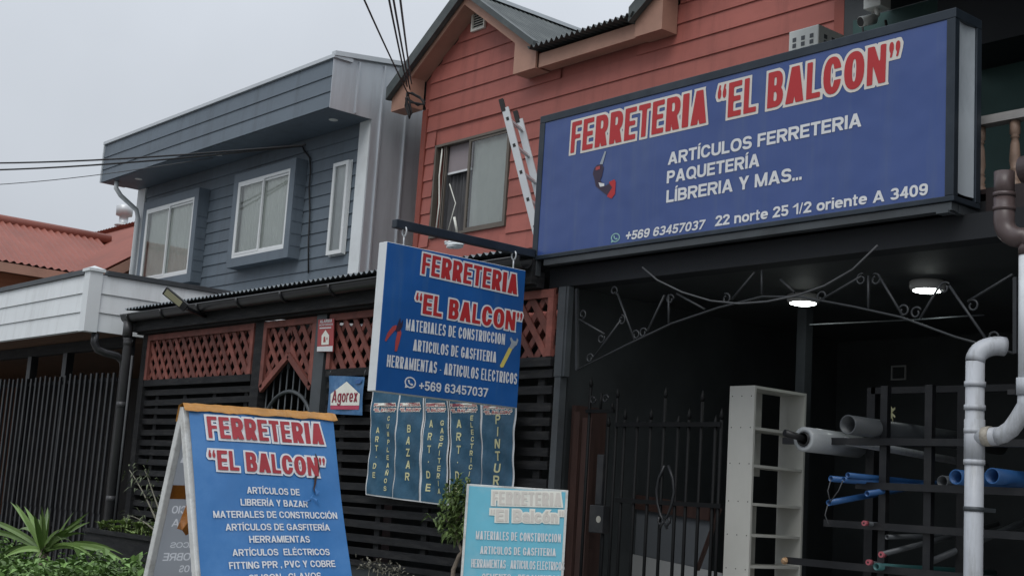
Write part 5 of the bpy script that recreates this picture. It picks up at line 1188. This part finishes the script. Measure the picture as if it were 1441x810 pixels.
stock('large_blue_pipe', 'wide blue pipe end right of the grey drain pipe', 'bluepipe', (1396, 669), 0.044, 1.2, dy=-0.12, grp='pipes stored on the rack')
stock('plastic_pipe', 'grey pipe end half hidden left of the wide blue pipe', 'rackpipe', (1326, 677), 0.035, 1.2, dy=-0.02, grp='pipes stored on the rack')
stock('capped_pipe', 'thin grey pipe with pink end cap above the third rack bar', 'rackpipe', (1216, 735.5), 0.014, 1.3, dy=-0.1, cap='pinkcap', tiltz=-0.04, grp='pipes stored on the rack')
stock('capped_pipe', 'thin grey pipe with pink end cap, tilted up below the third bar', 'rackpipe', (1240, 779.5), 0.016, 1.1, dy=-0.1, cap='pinkcap', tiltz=0.22, tiltx=0.1, grp='pipes stored on the rack')
stock('capped_pipe', 'pink capped pipe end lowest on the rack beside the green pipe', 'rackpipe', (1222, 790.5), 0.015, 0.5, dy=-0.1, cap='pinkcap', tiltz=-0.06, grp='pipes stored on the rack')
stock('plastic_pipe', 'small dark pipe end just below the third rack bar', 'rackpipe', (1248, 755), 0.014, 1.2, dy=-0.05, tiltz=0.05, grp='pipes stored on the rack')
stock('green_pipe', 'dull teal green pipe lying on the lowest rack bar', 'greenpipe', (1233, 796.5), 0.021, 1.3, dy=-0.08, tiltz=-0.02, grp='pipes stored on the rack')
stock('plastic_pipe', 'dark pipe slanting up behind the rack above the lowest bar', 'rackpipe', (1302, 793), 0.02, 1.2, dy=0.12, tiltz=0.42, tiltx=0.25, grp='pipes stored on the rack')
b = MB()
for pts in ([(1169, 675), (1165, 690), (1168, 704)], [(1186, 676), (1180, 690), (1168, 706)], [(1165, 709), (1161, 724), (1166, 737)]):
    b.tube([hit(p, (0, RKY-0.25, 0), (0, 1, 0)) for p in pts], 0.0035, 5)
o = b.build('binding_cord', 'cablegrey', origin=tuple(hit((1169, 675), (0, RKY-0.25, 0), (0, 1, 0)))); tag(o, 'pale cord looped round the ends of the thin blue pipes', 'cord')
rl = thing('film_roll', 'roll of translucent white plastic film threaded on the top rack bar', 'roll', (-5.1, 6.7, 1.7))
c = hit((1131, 617.5), (0, 6.66, 0), (0, 1, 0)); b = MB(); b.pipe(c, c+np.array((0, 0.55, 0)), 0.075, 0.045, 26); b.build('film', 'film', rl)
b = MB(); b.pipe(c-np.array((0, 0.012, 0)), c+np.array((0, 0.56, 0)), 0.0435, 0.036, 20); b.build('core', 'blackmetal', rl)
b = MB(); c2 = hit((1104, 608.5), (0, 6.55, 0), (0, 1, 0)); b.tube([c2, c+np.array((0.0, 0.05, 0.0))], 0.022, 12); b.build('spindle', 'blackmetal', rl)
b = MB(); q = PRK((1107, 788)); blob(b, (q[0]+0.01, RKY-0.03, q[2]), (0.03, 0.02, 0.022), 8, 7, 5); o = b.build('cardboard_scrap', mat('cardboard', (0.42, 0.27, 0.15), 0.8, 0.2, 9), origin=q); tag(o, 'torn cardboard scrap stuck on the end of the lowest rack bar', 'cardboard')
b = MB(); q = hit((1255, 580), (0, 7.2, 0), (0, 1, 0))
for k in range(7):
    a = k*0.9; d = np.array((cos(a)*0.022, 0, sin(a)*0.026)); b.add([q, q+d+np.array((0.008, 0.004, 0)), q+d*1.7, q+d+np.array((-0.008, -0.004, 0))], [(0, 1, 2, 3)])
b.tube([q, q+np.array((0.0, 0.02, -0.09))], 0.003, 5)
o = b.build('sprig', 'letyellow', origin=q); tag(o, 'little yellow green sprig poking up behind the thick pipe', 'sprig')
b = MB(); b.tube([(q[0]-0.002, 7.2, q[2]-0.09), (q[0]-0.002, 7.2, q[2]-0.1)], 0.004, 5)

# porch lamps: two lit flush LED discs
l0 = None
for px, lab in (((1130, 427), 'lit oval ceiling lamp nearer the iron arch apex, left of the two'), ((1305, 409), 'lit round ceiling lamp farther right, above the pipe rack')):
    p = hit(px, (0, 0, 2.70), (0, 0, 1))
    if l0 is None:
        lp_ = thing('ceiling_lamp', lab, 'ceiling lamp', (p[0], p[1], 2.70), 'lit lamps on the porch ceiling')
        b = MB(); b.lathe((p[0], p[1], 2.70), [(0.075, 0), (0.10, 0.005), (0.11, 0.02), (0.11, 0.055), (0.10, 0.0645)], 28); b.build('housing', 'ledbody', lp_)
        b = MB(); b.lathe((p[0], p[1], 2.688), [(0.0, 0), (0.06, 0.002), (0.088, 0.010), (0.088, 0.014)], 28); b.build('diffuser', 'led', lp_)
        l0 = lp_
    else:
        c_ = copy_tree(l0); c_.location = (p[0], p[1], 2.70); c_['label'] = lab
# hanging cable under the beam
b = MB(); CB = lambda p: hit(p, (0, 6.12, 0), (0, 1, 0)); b.tube([CB(p) for p in ((904, 376), (925, 394), (960, 411), (1000, 423), (1040, 427), (1080, 424), (1120, 416), (1160, 402), (1200, 379), (1235, 345))], 0.006, 6)
o = b.build('hanging_cable', 'cablegrey', origin=tuple(CB((1040, 427)))); tag(o, 'grey cable drooping in a wide curve below the navy sign', 'cable')
b = MB(); b.tube([hit(p, (0, 7.4, 0), (0, 1, 0)) for p in ((1140, 457), (1300, 449), (1385, 443))], 0.006, 6); o = b.build('ceiling_conduit', 'greysteel', origin=tuple(hit((1300, 449), (0, 7.4, 0), (0, 1, 0)))); tag(o, 'thin straight conduit crossing behind the iron arch', 'conduit')
# features on the porch back wall
b = MB(); q = hit((1101, 500), (0, 9.44, 0), (0, 1, 0)); b.box(q[0]-0.06, q[0]+0.06, 9.42, 9.455, q[2]-0.12, q[2]+0.12); o = b.build('fuse_box', 'midgrey', origin=q); tag(o, 'small grey fuse box on the dark wall above the bookcase', 'box')
b = MB(); q = hit((1264, 524), (0, 9.44, 0), (0, 1, 0))
for d in ((-.07, -.058, -.06, .06), (.058, .07, -.06, .06), (-.057, .057, .048, .06), (-.057, .057, -.06, -.048)): b.box(q[0]+d[0], q[0]+d[1], 9.44, 9.455, q[2]+d[2], q[2]+d[3])
o = b.build('wall_socket', 'pale', origin=q); tag(o, 'small square pale edged box on the dark wall left of the grey pipe', 'socket')

# post near bookcase
b = MB(); q = hit((1131, 520), (0, 7.75, 0), (0, 1, 0)); b.box(q[0]-0.04, q[0]+0.04, 7.71, 7.79, 0, 2.76); o = b.build('porch_post', 'greysteel', origin=(q[0], 7.75, 0)); tag(o, 'dark square steel post rising behind the bookcase', 'post')

# ================================================================== DRAIN PIPES AT THE RIGHT
DY = 5.92
dp = thing('drain_pipe', 'thick grey plastic drain pipe with elbow top and side branch', 'drain pipe', (-3.5, DY, 0))
DP = lambda p, y=DY: hit(p, (0, y, 0), (0, 1, 0))
c = DP((1370.5, 700)); X = c[0]; r = 0.045
zc = DP((1380, 508))[2]
b = MB(); b.tube([(X, DY, 0.0), (X, DY, zc)], r, 22); b.build('pipe', 'pvcpipe', dp)
for py in (540, 573, 606, 650):
    z = DP((1376, py))[2]; b = MB(); b.tube([(X, DY, z-0.012), (X, DY, z+0.012)], r+0.006, 22); b.build('collar', 'pvcpipe', dp)
for z in (1.35, 0.55):
    b = MB(); b.tube([(X, DY, z-0.011), (X, DY, z+0.011)], r+0.004, 22); b.box(X-0.012, X+0.012, DY+r, DY+0.18, z-0.01, z+0.01); b.build('pipe_clip', 'greysteel', dp)
z1_, z2_ = DP((1376, 590))[2], DP((1376, 650))[2]; b = MB(); b.tube([(X, DY, z2_), (X, DY, z1_)], r+0.004, 22); b.build('branch_fitting', 'pvcpipe', dp)
b = MB(); b.tube([(X, DY, zc)]+[(X+0.075*(1-cos(a)), DY+0.10*(1-cos(a)), zc+0.085*sin(a)) for a in np.linspace(0.25, 1.75, 9)], r+0.002, 22); b.build('elbow', 'pvcpipe', dp)
zy = DP((1390, 612))[2]
b = MB(); b.tube([(X+0.02, DY, zy-0.01), (X+0.12, DY, zy-0.004)], r-0.001, 20); b.build('branch', 'pvcpipe', dp)
b = MB(); b.tube([(X+0.05, DY, zy-0.006), (X+0.075, DY, zy-0.005), (X+0.09, DY, zy-0.004)], [r+0.002, r+0.004, r+0.002], 20); b.build('cement_ring', 'glue', dp)
xw = DP((1441, 480))[0]+0.012
b = MB(); b.tube([(X+0.115, DY, zy-0.004), (X+0.15, DY, zy+0.004), (X+0.19, DY, zy+0.03), (X+0.225, DY, zy+0.075), (xw+0.0, DY, zy+0.14), (xw+0.004, DY, zy+0.20)], r-0.003, 20); b.build('bend', 'pvcpipe', dp)
b = MB(); b.tube([(xw+0.004, DY, zy+0.19), (xw+0.004, DY, zy+0.27)], r+0.004, 20); b.build('collar', 'pvcpipe', dp)
wd = thing('white_downpipe', 'white plastic downpipe at the right edge of the porch', 'downpipe', (xw, DY, 2.0))
zt2 = DP((1436, 360))[2]
b = MB(); b.tube([(xw+0.004, DY, zy+0.272), (xw+0.004, DY, zt2)], 0.040, 20); b.build('pipe', 'pvcwhite', wd)
b = MB(); z = DP((1437, 551))[2]; b.tube([(xw+0.004, DY, z-0.014), (xw+0.004, DY, z+0.014)], 0.047, 20); b.box(xw-0.09, xw-0.05, DY-0.01, DY+0.01, z-0.012, z+0.012); b.build('clamp', 'blackmetal', wd)
bg_ = thing('brown_gutter', 'brown plastic gutter with elbow outlet under the balcony rail', 'gutter', (-3.3, DY, 2.8))
q = DP((1416, 290)); Xb = q[0]; zg = DP((1416, 255))[2]+0.015
b = MB(); b.tube([(Xb+0.085, DY, zg+0.03), (1.5, DY, zg+0.03)], 0.066, 20); b.build('gutter_run', 'brownpipe', bg_)
b = MB(); b.tube([(Xb-0.005, DY-0.01, zg+0.03), (Xb-0.005, DY-0.01, zg-0.10)], 0.049, 20); b.build('outlet', 'brownpipe', bg_)
b = MB()
for z in (zg-0.085, zg-0.155): b.tube([(Xb-0.005, DY-0.01, z-0.010), (Xb-0.005, DY-0.01, z+0.010)], 0.054, 20)
b.build('collar', 'brownpipe', bg_)
b = MB(); b.tube([(Xb-0.005, DY-0.01, zg-0.09), (Xb-0.005, DY-0.01, zg-0.22)]+[(Xb-0.005+0.10*(1-cos(a)), DY-0.01, zg-0.22-0.09*sin(a)) for a in np.linspace(0.3, 1.57, 6)]+[(xw+0.004-0.01, DY, zg-0.315), (xw+0.004+0.02, DY, zg-0.33)], 0.050, 20); b.build('elbow', 'brownpipe', bg_)
b = MB(); b.tube([(xw+0.004, DY, zg-0.33), (xw+0.004, DY, zt2)], 0.043, 20); b.build('tail', 'brownpipe', bg_)

# ================================================================== LADDER, AC UNIT, CAMERA
ld = thing('ladder', 'aluminium ladder leaning beside the window of the red house', 'ladder', (-9.4, 8.4, 3.1))
top = hit((711, 152), (0, 8.0, 0), (0, 1, 0)); rr = nrm((-0.48, 0.88, 0)); dl_ = nrm(np.array((0.88*0.325, 0.48*0.325, -1.0))); sdv = np.cross(dl_, rr); LN = 1.62
for s in (0, 0.40):
    b = MB(); b.obox(top+rr*s+dl_*LN/2, dl_*LN/2, rr*0.012, sdv*0.036); b.build('rail', 'alu', ld)
for i in range(6):
    p = top+dl_*(0.12+i*0.285); b = MB(); b.obox(p+rr*0.2, rr*0.188, dl_*0.014, sdv*0.014); b.build('rung', 'alu', ld)
    b = MB(); b.obox(p-rr*0.0125, rr*0.0015, dl_*0.018, sdv*0.014); b.build('rung_end', 'rubber', ld)
for s in (0, 0.40):
    b = MB(); b.obox(top+rr*s-dl_*0.035-sdv*0.02, dl_*0.065, rr*0.018, sdv*0.022); b.build('rubber_foot', 'rubber', ld)
ac = thing('air_conditioner', 'white air conditioner unit on the side of the red house above the navy sign', 'air conditioner', (-6.5, 8.5, 4.6))
ax0, ax1, ay0 = -6.60, -6.305, 8.3; az1 = 5.145
b = MB(); b.box(ax0, ax1, ay0, ay0+0.66, az1-0.52, az1); acb = b.build('case', 'acwhite', ac, bevel=0.008)
b = MB()
for i in range(3):
    for k in range(4): b.box(ax0+0.04+i*0.085, ax0+0.075+i*0.085, ay0-0.0025, ay0-0.0005, az1-0.10-k*0.05, az1-0.065-k*0.05)
for i in range(4):
    for k in range(4): b.box(ax1+0.0005, ax1+0.0025, ay0+0.07+i*0.1, ay0+0.11+i*0.1, az1-0.10-k*0.05, az1-0.065-k*0.05)
b.build('vent_slots', 'midgrey', acb)
b = MB(); b.bar((RX1, ay0+0.1, az1-0.55), (ax1, ay0+0.1, az1-0.55), 0.03, 0.04); b.bar((RX1, ay0+0.55, az1-0.55), (ax1, ay0+0.55, az1-0.55), 0.03, 0.04); b.build('bracket', 'greysteel', ac)
cc_ = thing('security_camera', 'white security camera and junction box under the dark soffit', 'security camera', (-6.4, 9.2, 5.6))
q = hit((1232, 3), (0, 9.1, 0), (0, 1, 0)); b = MB(); b.box(q[0]-0.085, q[0]+0.085, 9.05, 9.2, q[2]-0.06, q[2]+0.06); b.build('junction_box', 'acwhite', cc_, bevel=0.006)
b = MB(); q2 = hit((1230, 27), (0, 9.1, 0), (0, 1, 0)); b.tube([(q[0], 9.12, q[2]-0.058), (q2[0]+0.02, 9.12, q2[2]+0.04), q2], 0.022, 10); b.build('mount', 'acwhite', cc_)
q3 = hit((1211, 31), (0, 8.97, 0), (0, 1, 0)); b = MB(); b.tube([q2, q3], 0.045, 16); b.build('body', 'acwhite', cc_)
b = MB(); dd = nrm(q3-q2); b.tube([q3, q3+dd*0.004], 0.04, 16); b.build('lens', 'letblack', cc_)
b = MB(); b.tube([q3+np.array((-0.02, 0.1, -0.05)), q3+np.array((0.06, 0.1, -0.14)), q3+np.array((0.2, 0.1, -0.12)), q2+np.array((0.08, 0.05, -0.02))], 0.012, 6); b.tube([q3+np.array((-0.1, 0.15, 0.1)), q3+np.array((-0.05, 0.12, -0.08)), q3+np.array((0.1, 0.12, -0.22))], 0.010, 6); b.build('lead', 'cable', cc_)

# ================================================================== WIRES
def wire(name, pts, r, label, m='cable', cat='wire', grp=None):
    b = MB(); b.tube(pts, r, 6); o = b.build(name, m, origin=tuple(pts[-1])); tag(o, label, cat, grp); return o
GP = hit((576, 140), (0, 9.21, 0), (0, 1, 0))
for i, (p0, e, lab) in enumerate((((519, 0), (575, 134), 'overhead wire dropping to the red gable corner, leftmost of the bunch'), ((551, 0), (573, 122), 'overhead wire second from the left dropping to the red gable corner'), ((557, 0), (577, 126), 'overhead wire second from the right dropping to the red gable corner'), ((566, 0), (579, 118), 'overhead wire dropping to the red gable corner, rightmost of the bunch'))):
    E0 = hit(e, (0, 9.19, 0), (0, 1, 0)); Q = hit(p0, EYE+FW*(11-i*0.3), FW); far = E0+(Q-E0)*2.6; pts = [far+(E0-far)*k/14-np.array((0, 0, 0.5*sin(pi*k/14)*0.16)) for k in range(15)]
    wire('overhead_wire', pts, 0.009, lab, 'cable' if i != 3 else 'cablegrey', 'wire', 'overhead wires to the gable corner')
b = MB(); rnd = random.Random(2)
for k in range(4):
    pts = [hit((x+rnd.uniform(-2, 2), y+rnd.uniform(-2, 2)), (0, 9.18-0.012*k, 0), (0, 1, 0)) for x, y in ((574, 130), (582, 132), (592, 138), (598, 146), (588, 147), (578, 143), (571, 138), (571, 150), (575, 166), (578, 160), (574, 140), (572, 128))]
    sm = []
    for j in range(len(pts)-1):
        for t_i in range(3): sm.append(pts[j]+(pts[j+1]-pts[j])*t_i/3)
    b.tube(sm, 0.009, 5)
o = b.build('wire_coil', 'cable', origin=GP); tag(o, 'tangled black wire coil hanging at the red gable corner', 'wire coil')
for pL, pR, r, lab, m in (((0, 222), (430, 204), 0.013, 'upper black cable running left from the grey house eave', 'cable'), ((0, 231.5), (425, 205.5), 0.013, 'lower black cable running left from the grey house eave', 'cable'), ((0, 252), (300, 222), 0.006, 'thin faint grey cable below the two black ones at left', 'cablegrey')):
    R_ = hit(pR, (0, 8.8, 0), (0, 1, 0)); L_ = hit(pL, (0, 7.0, 0), (0, 1, 0)); far = R_+(L_-R_)*1.5
    wire('roadside_cable', [R_+(far-R_)*k/16-np.array((0, 0, 0.10*sin(pi*k/16))) for k in range(17)], r, lab, m, 'cable', 'cables leaving the grey house to the left')
b = MB(); W_ = lambda p: hit(p, (0, GY-0.045, 0), (0, 1, 0)); b.tube([W_(p) for p in ((425, 204), (428, 212), (436, 222), (437, 240), (435, 262), (436, 300), (434, 340), (434, 384))], 0.012, 6); o = b.build('wall_cable', 'cable', origin=W_((434, 384))); tag(o, 'black cable running down the blue grey wall beside the narrow window', 'cable')

# ================================================================== PLANTS
def leaf(mb, p, d, ln, wd, up=(0, 0, 1), droop=0.25):
    p = np.array(p, float); d = nrm(d); s = np.cross(d, np.array(up, float)+1e-3); s = nrm(s); nn = np.cross(s, d)
    m1 = p+d*ln*0.5+nn*ln*0.06; tip = p+d*ln-np.array((0, 0, ln*droop))
    mb.add([p, m1-s*wd/2, m1+s*wd/2, tip], [(0, 2, 3, 1)])
def rdir(rnd, zmin=-0.2):
    while True:
        v = np.array((rnd.uniform(-1, 1), rnd.uniform(-1, 1), rnd.uniform(zmin, 1)))
        if 0.1 < np.linalg.norm(v) < 1: return nrm(v)
# ground cover
YG = hit((60, 800), (0, 4.7, 0), (0, 1, 0))[0]
rnd = random.Random(11); b = MB()
for i in range(900):
    x, y = rnd.uniform(-13.5, -7.6), rnd.uniform(3.8, 5.25)
    h = 0.20+0.14*(sin(x*2.1+y)*0.5+0.5)+0.14*(sin(x*5.3+2*y)*0.5+0.5)+rnd.uniform(-0.05, 0.07)-0.12*math.exp(-((x-YG)/0.7)**2)+0.10*math.exp(-((x+9.6)/0.8)**2)
    if rnd.random() < 0.1: h += 0.12
    big = rnd.uniform(0.7, 1.5)
    for k in range(22):
        p = np.array((x+rnd.gauss(0, 0.10), y+rnd.gauss(0, 0.10), max(0.05, h*(1-rnd.random()**2*0.75)))); d = rdir(rnd); leaf(b, p, d, rnd.uniform(0.05, 0.10)*big, rnd.uniform(0.03, 0.055)*big)
o = b.build('ground_cover', 'leaf', origin=(-10.5, 4.5, 0)); kind(o, 'stuff'); tag(o, 'dense leafy green ground cover along the foot of the fence', 'ground cover')
# yucca
YC = hit((60, 800), (0, 4.7, 0), (0, 1, 0)); YC[2] = max(0.05, YC[2])
yk = thing('yucca', 'strappy leaved yucca among the leafy ground cover at left', 'plant', (YC[0], YC[1], 0.0))
b = MB()
YV = lambda p: hit(p, (0, YC[1], 0), (0, 1, 0))
tips = [(33, 706), (52, 712), (88, 718), (94, 724), (106, 733), (100, 746), (3, 728), (-25, 750), (0, 771), (20, 795), (44, 790), (86, 812), (140, 768), (120, 786), (150, 800), (62, 722), (76, 712), (112, 752), (-10, 790)]
tips += [(x+rnd.uniform(-9, 9), y+rnd.uniform(-7, 9)) for x, y in tips[:16] for _ in (0,)]
for i, tp in enumerate(tips):
    base = YC+np.array((rnd.uniform(-.03, .03), rnd.uniform(-.03, .03), 0.15)); tip = YV(tp)+np.array((0, rnd.uniform(-0.35, 0.35), 0)); n_ = 9
    mid = (base+tip)/2+np.array((0, 0, 0.10*np.linalg.norm(tip-base)+0.08*(tp[1] > 745))); pts = [(1-t)**2*base+2*t*(1-t)*mid+t*t*tip for t in np.linspace(0, 1, n_)]
    W = 0.029
    sdir = nrm(np.cross(tip-base, (-0.7, 0.7, 0.1))); prv = None; vs = []
    view = nrm(EYE-base); sdir = nrm(np.cross(tip-base, view)+0.35*np.array((rnd.uniform(-1, 1), rnd.uniform(-1, 1), rnd.uniform(-1, 1)))); fold = nrm(np.cross(sdir, tip-base))
    for k, p in enumerate(pts):
        t = k/(n_-1); w = W*(0.55+1.5*t*(1-t)*1.2)*(1-t**3)
        vs += [p-sdir*w+fold*w*0.35, p, p+sdir*w+fold*w*0.35]
    b.add(vs, [(3*k+j, 3*k+j+1, 3*k+4+j, 3*k+3+j) for k in range(n_-1) for j in range(2)], False)
b.build('leaves', 'yucca', yk)
b = MB(); b.tube([(YC[0], YC[1], 0.0), (YC[0], YC[1], YC[2]+0.2)], [0.06, 0.04], 8); b.build('stem', 'bark', yk)
# planter with succulents at the drain pipe
PBX0, PBX1, PBY0, PBY1, PBZ = -13.05, -11.2, 5.60, 6.0, 0.71
pb = thing('planter_box', 'black wooden planter box at the foot of the downpipe', 'planter', ((PBX0+PBX1)/2, 5.8, 0))
b = MB(); b.box(PBX0, PBX1, PBY0, PBY0+0.03, 0, PBZ-0.04); b.box(PBX0, PBX0+0.03, PBY0+0.031, PBY1, 0, PBZ-0.04); b.box(PBX1-0.03, PBX1, PBY0+0.031, PBY1, 0, PBZ-0.04); b.box(PBX0+0.031, PBX1-0.031, PBY1-0.03, PBY1, 0, PBZ-0.04); b.build('box', 'black', pb)
b = MB(); b.box(PBX0-0.02, PBX1+0.02, PBY0-0.02, PBY0+0.05, PBZ-0.038, PBZ); b.box(PBX0-0.02, PBX0+0.05, PBY0+0.051, PBY1, PBZ-0.038, PBZ); b.build('rim', 'black', pb)
b = MB(); b.box(PBX0+0.032, PBX1-0.032, PBY0+0.032, PBY1-0.032, 0.1, PBZ-0.06); b.build('earth', 'soil', pb)
b = MB(); rnd = random.Random(21)
for i in range(95):
    x, y = rnd.uniform(PBX0+0.12, PBX1-0.1), rnd.uniform(PBY0+0.05, PBY1-0.08); z = PBZ-0.04+rnd.uniform(0.02, 0.13)
    for k in range(11):
        a = k*2.4; leaf(b, (x, y, z), (cos(a), sin(a), 0.5+0.3*rnd.random()), rnd.uniform(0.05, 0.085), 0.035, droop=0.05)
    b.tube([(x, y, PBZ-0.06), (x, y, z)], 0.006, 4)
o = b.build('succulents', 'leaflight', origin=((PBX0+PBX1)/2, 5.8, PBZ-0.06)); tag(o, 'low pale green succulents filling the black planter box', 'succulents'); o['kind'] = 'stuff'
# shrub with dry stems behind the A frame
sb = thing('dry_shrub', 'sparse shrub with pale dry stems in the planter behind the A frame board', 'shrub', (-11.45, 5.72, PBZ-0.06))
b = MB(); b2 = MB(); rnd = random.Random(5)
for i in range(6):
    base = np.array((-11.45+rnd.uniform(-.10, .10), 5.72+rnd.uniform(-.05, .05), PBZ-0.06)); tip = base+np.array((rnd.uniform(-.62, .3), rnd.uniform(-.2, .0), rnd.uniform(0.15, 0.85)))
    mid = (base+tip)/2+np.array((0.1*rnd.uniform(-1, 1), 0, 0.1)); pts = [(1-t)**2*base+2*t*(1-t)*mid+t*t*tip for t in np.linspace(0, 1, 7)]; b.tube(pts, [0.011-0.0012*k for k in range(7)], 5)
    for p in pts[3:]:
        for k in range(9): leaf(b2, p+np.array((rnd.gauss(0, .04), rnd.gauss(0, .04), rnd.gauss(0, .04))), rdir(rnd, -0.6), rnd.uniform(0.06, 0.12), 0.016)
b.build('stems', 'straw', sb); b2.build('foliage', mat('grey_green_leaf', (0.10, 0.12, 0.065), 0.6, 0.3, 5, island=0.4), sb)
# small tree at the fence
tp_ = hit((643, 800), (0, 5.85, 0), (0, 1, 0)); sx_ = tp_[0]
st_ = thing('small_tree', 'small leafy tree with crooked pale trunk between the banners and the teal board', 'tree', (sx_, 5.85, 0))
TV = lambda p, y=5.85: hit(p, (0, y, 0), (0, 1, 0))
b = MB(); b.tube([(sx_-0.06, 5.85, 0), (sx_-0.03, 5.85, 0.5), TV((638, 801)), TV((646, 781)), TV((650, 775)), TV((644, 760)), TV((640, 742)), TV((646, 722))], [0.022, 0.02, 0.016, 0.013, 0.012, 0.010, 0.008, 0.006], 8); b.tube([TV((650, 775)), TV((660, 772)), TV((672, 760))], 0.011, 6)
for p, q in (((641, 745), (626, 728)), ((642, 735), (655, 712)), ((643, 728), (634, 704)), ((641, 745), (655, 738))): b.tube([TV(p), TV(q)], 0.006, 5)
b.build('trunk', 'bark', st_)
b = MB(); rnd = random.Random(33)
for cpx, n_, rr_ in (((640, 700), 42, .085), ((652, 695), 34, .08), ((634, 716), 40, .08), ((650, 715), 40, .09), ((625, 734), 36, .07), ((642, 735), 44, .085), ((656, 735), 34, .07), ((634, 748), 22, .05), ((648, 685), 26, .06), ((648, 752), 14, .05)):
    c = TV(cpx)
    for i in range(n_):
        p = c+np.array((rnd.gauss(0, rr_*0.55), rnd.gauss(0, rr_*0.55), rnd.gauss(0, rr_*0.5))); d = nrm(rdir(rnd, -0.5)+np.array((0, 0, 0.1)))
        for k in range(3): leaf(b, p, nrm(d+0.5*rdir(rnd, -1)), rnd.uniform(0.05, 0.085), rnd.uniform(0.016, 0.026), droop=0.3)
b.build('crown', mat('tree_leaf_green', (0.125, 0.185, 0.055), 0.5, 0.35, 6, island=0.5), st_)
b = MB(); rnd = random.Random(8)
for cpx in ((532, 800), (548, 803), (520, 797), (560, 806)):
    c = hit(cpx, (0, 6.02, 0), (0, 1, 0))
    for i in range(26): leaf(b, c+np.array((rnd.gauss(0, .06), rnd.gauss(0, .03), rnd.uniform(-.03, .06))), rdir(rnd), rnd.uniform(0.03, 0.06), 0.02)
    b.tube([(c[0], c[1], 0), c], 0.005, 4)
o = b.build('weeds', 'straw', origin=tuple(hit((540, 800), (0, 6.02, 0), (0, 1, 0)))); tag(o, 'dry pale weeds poking over the fence base behind the pavement', 'weeds'); o['kind'] = 'stuff'
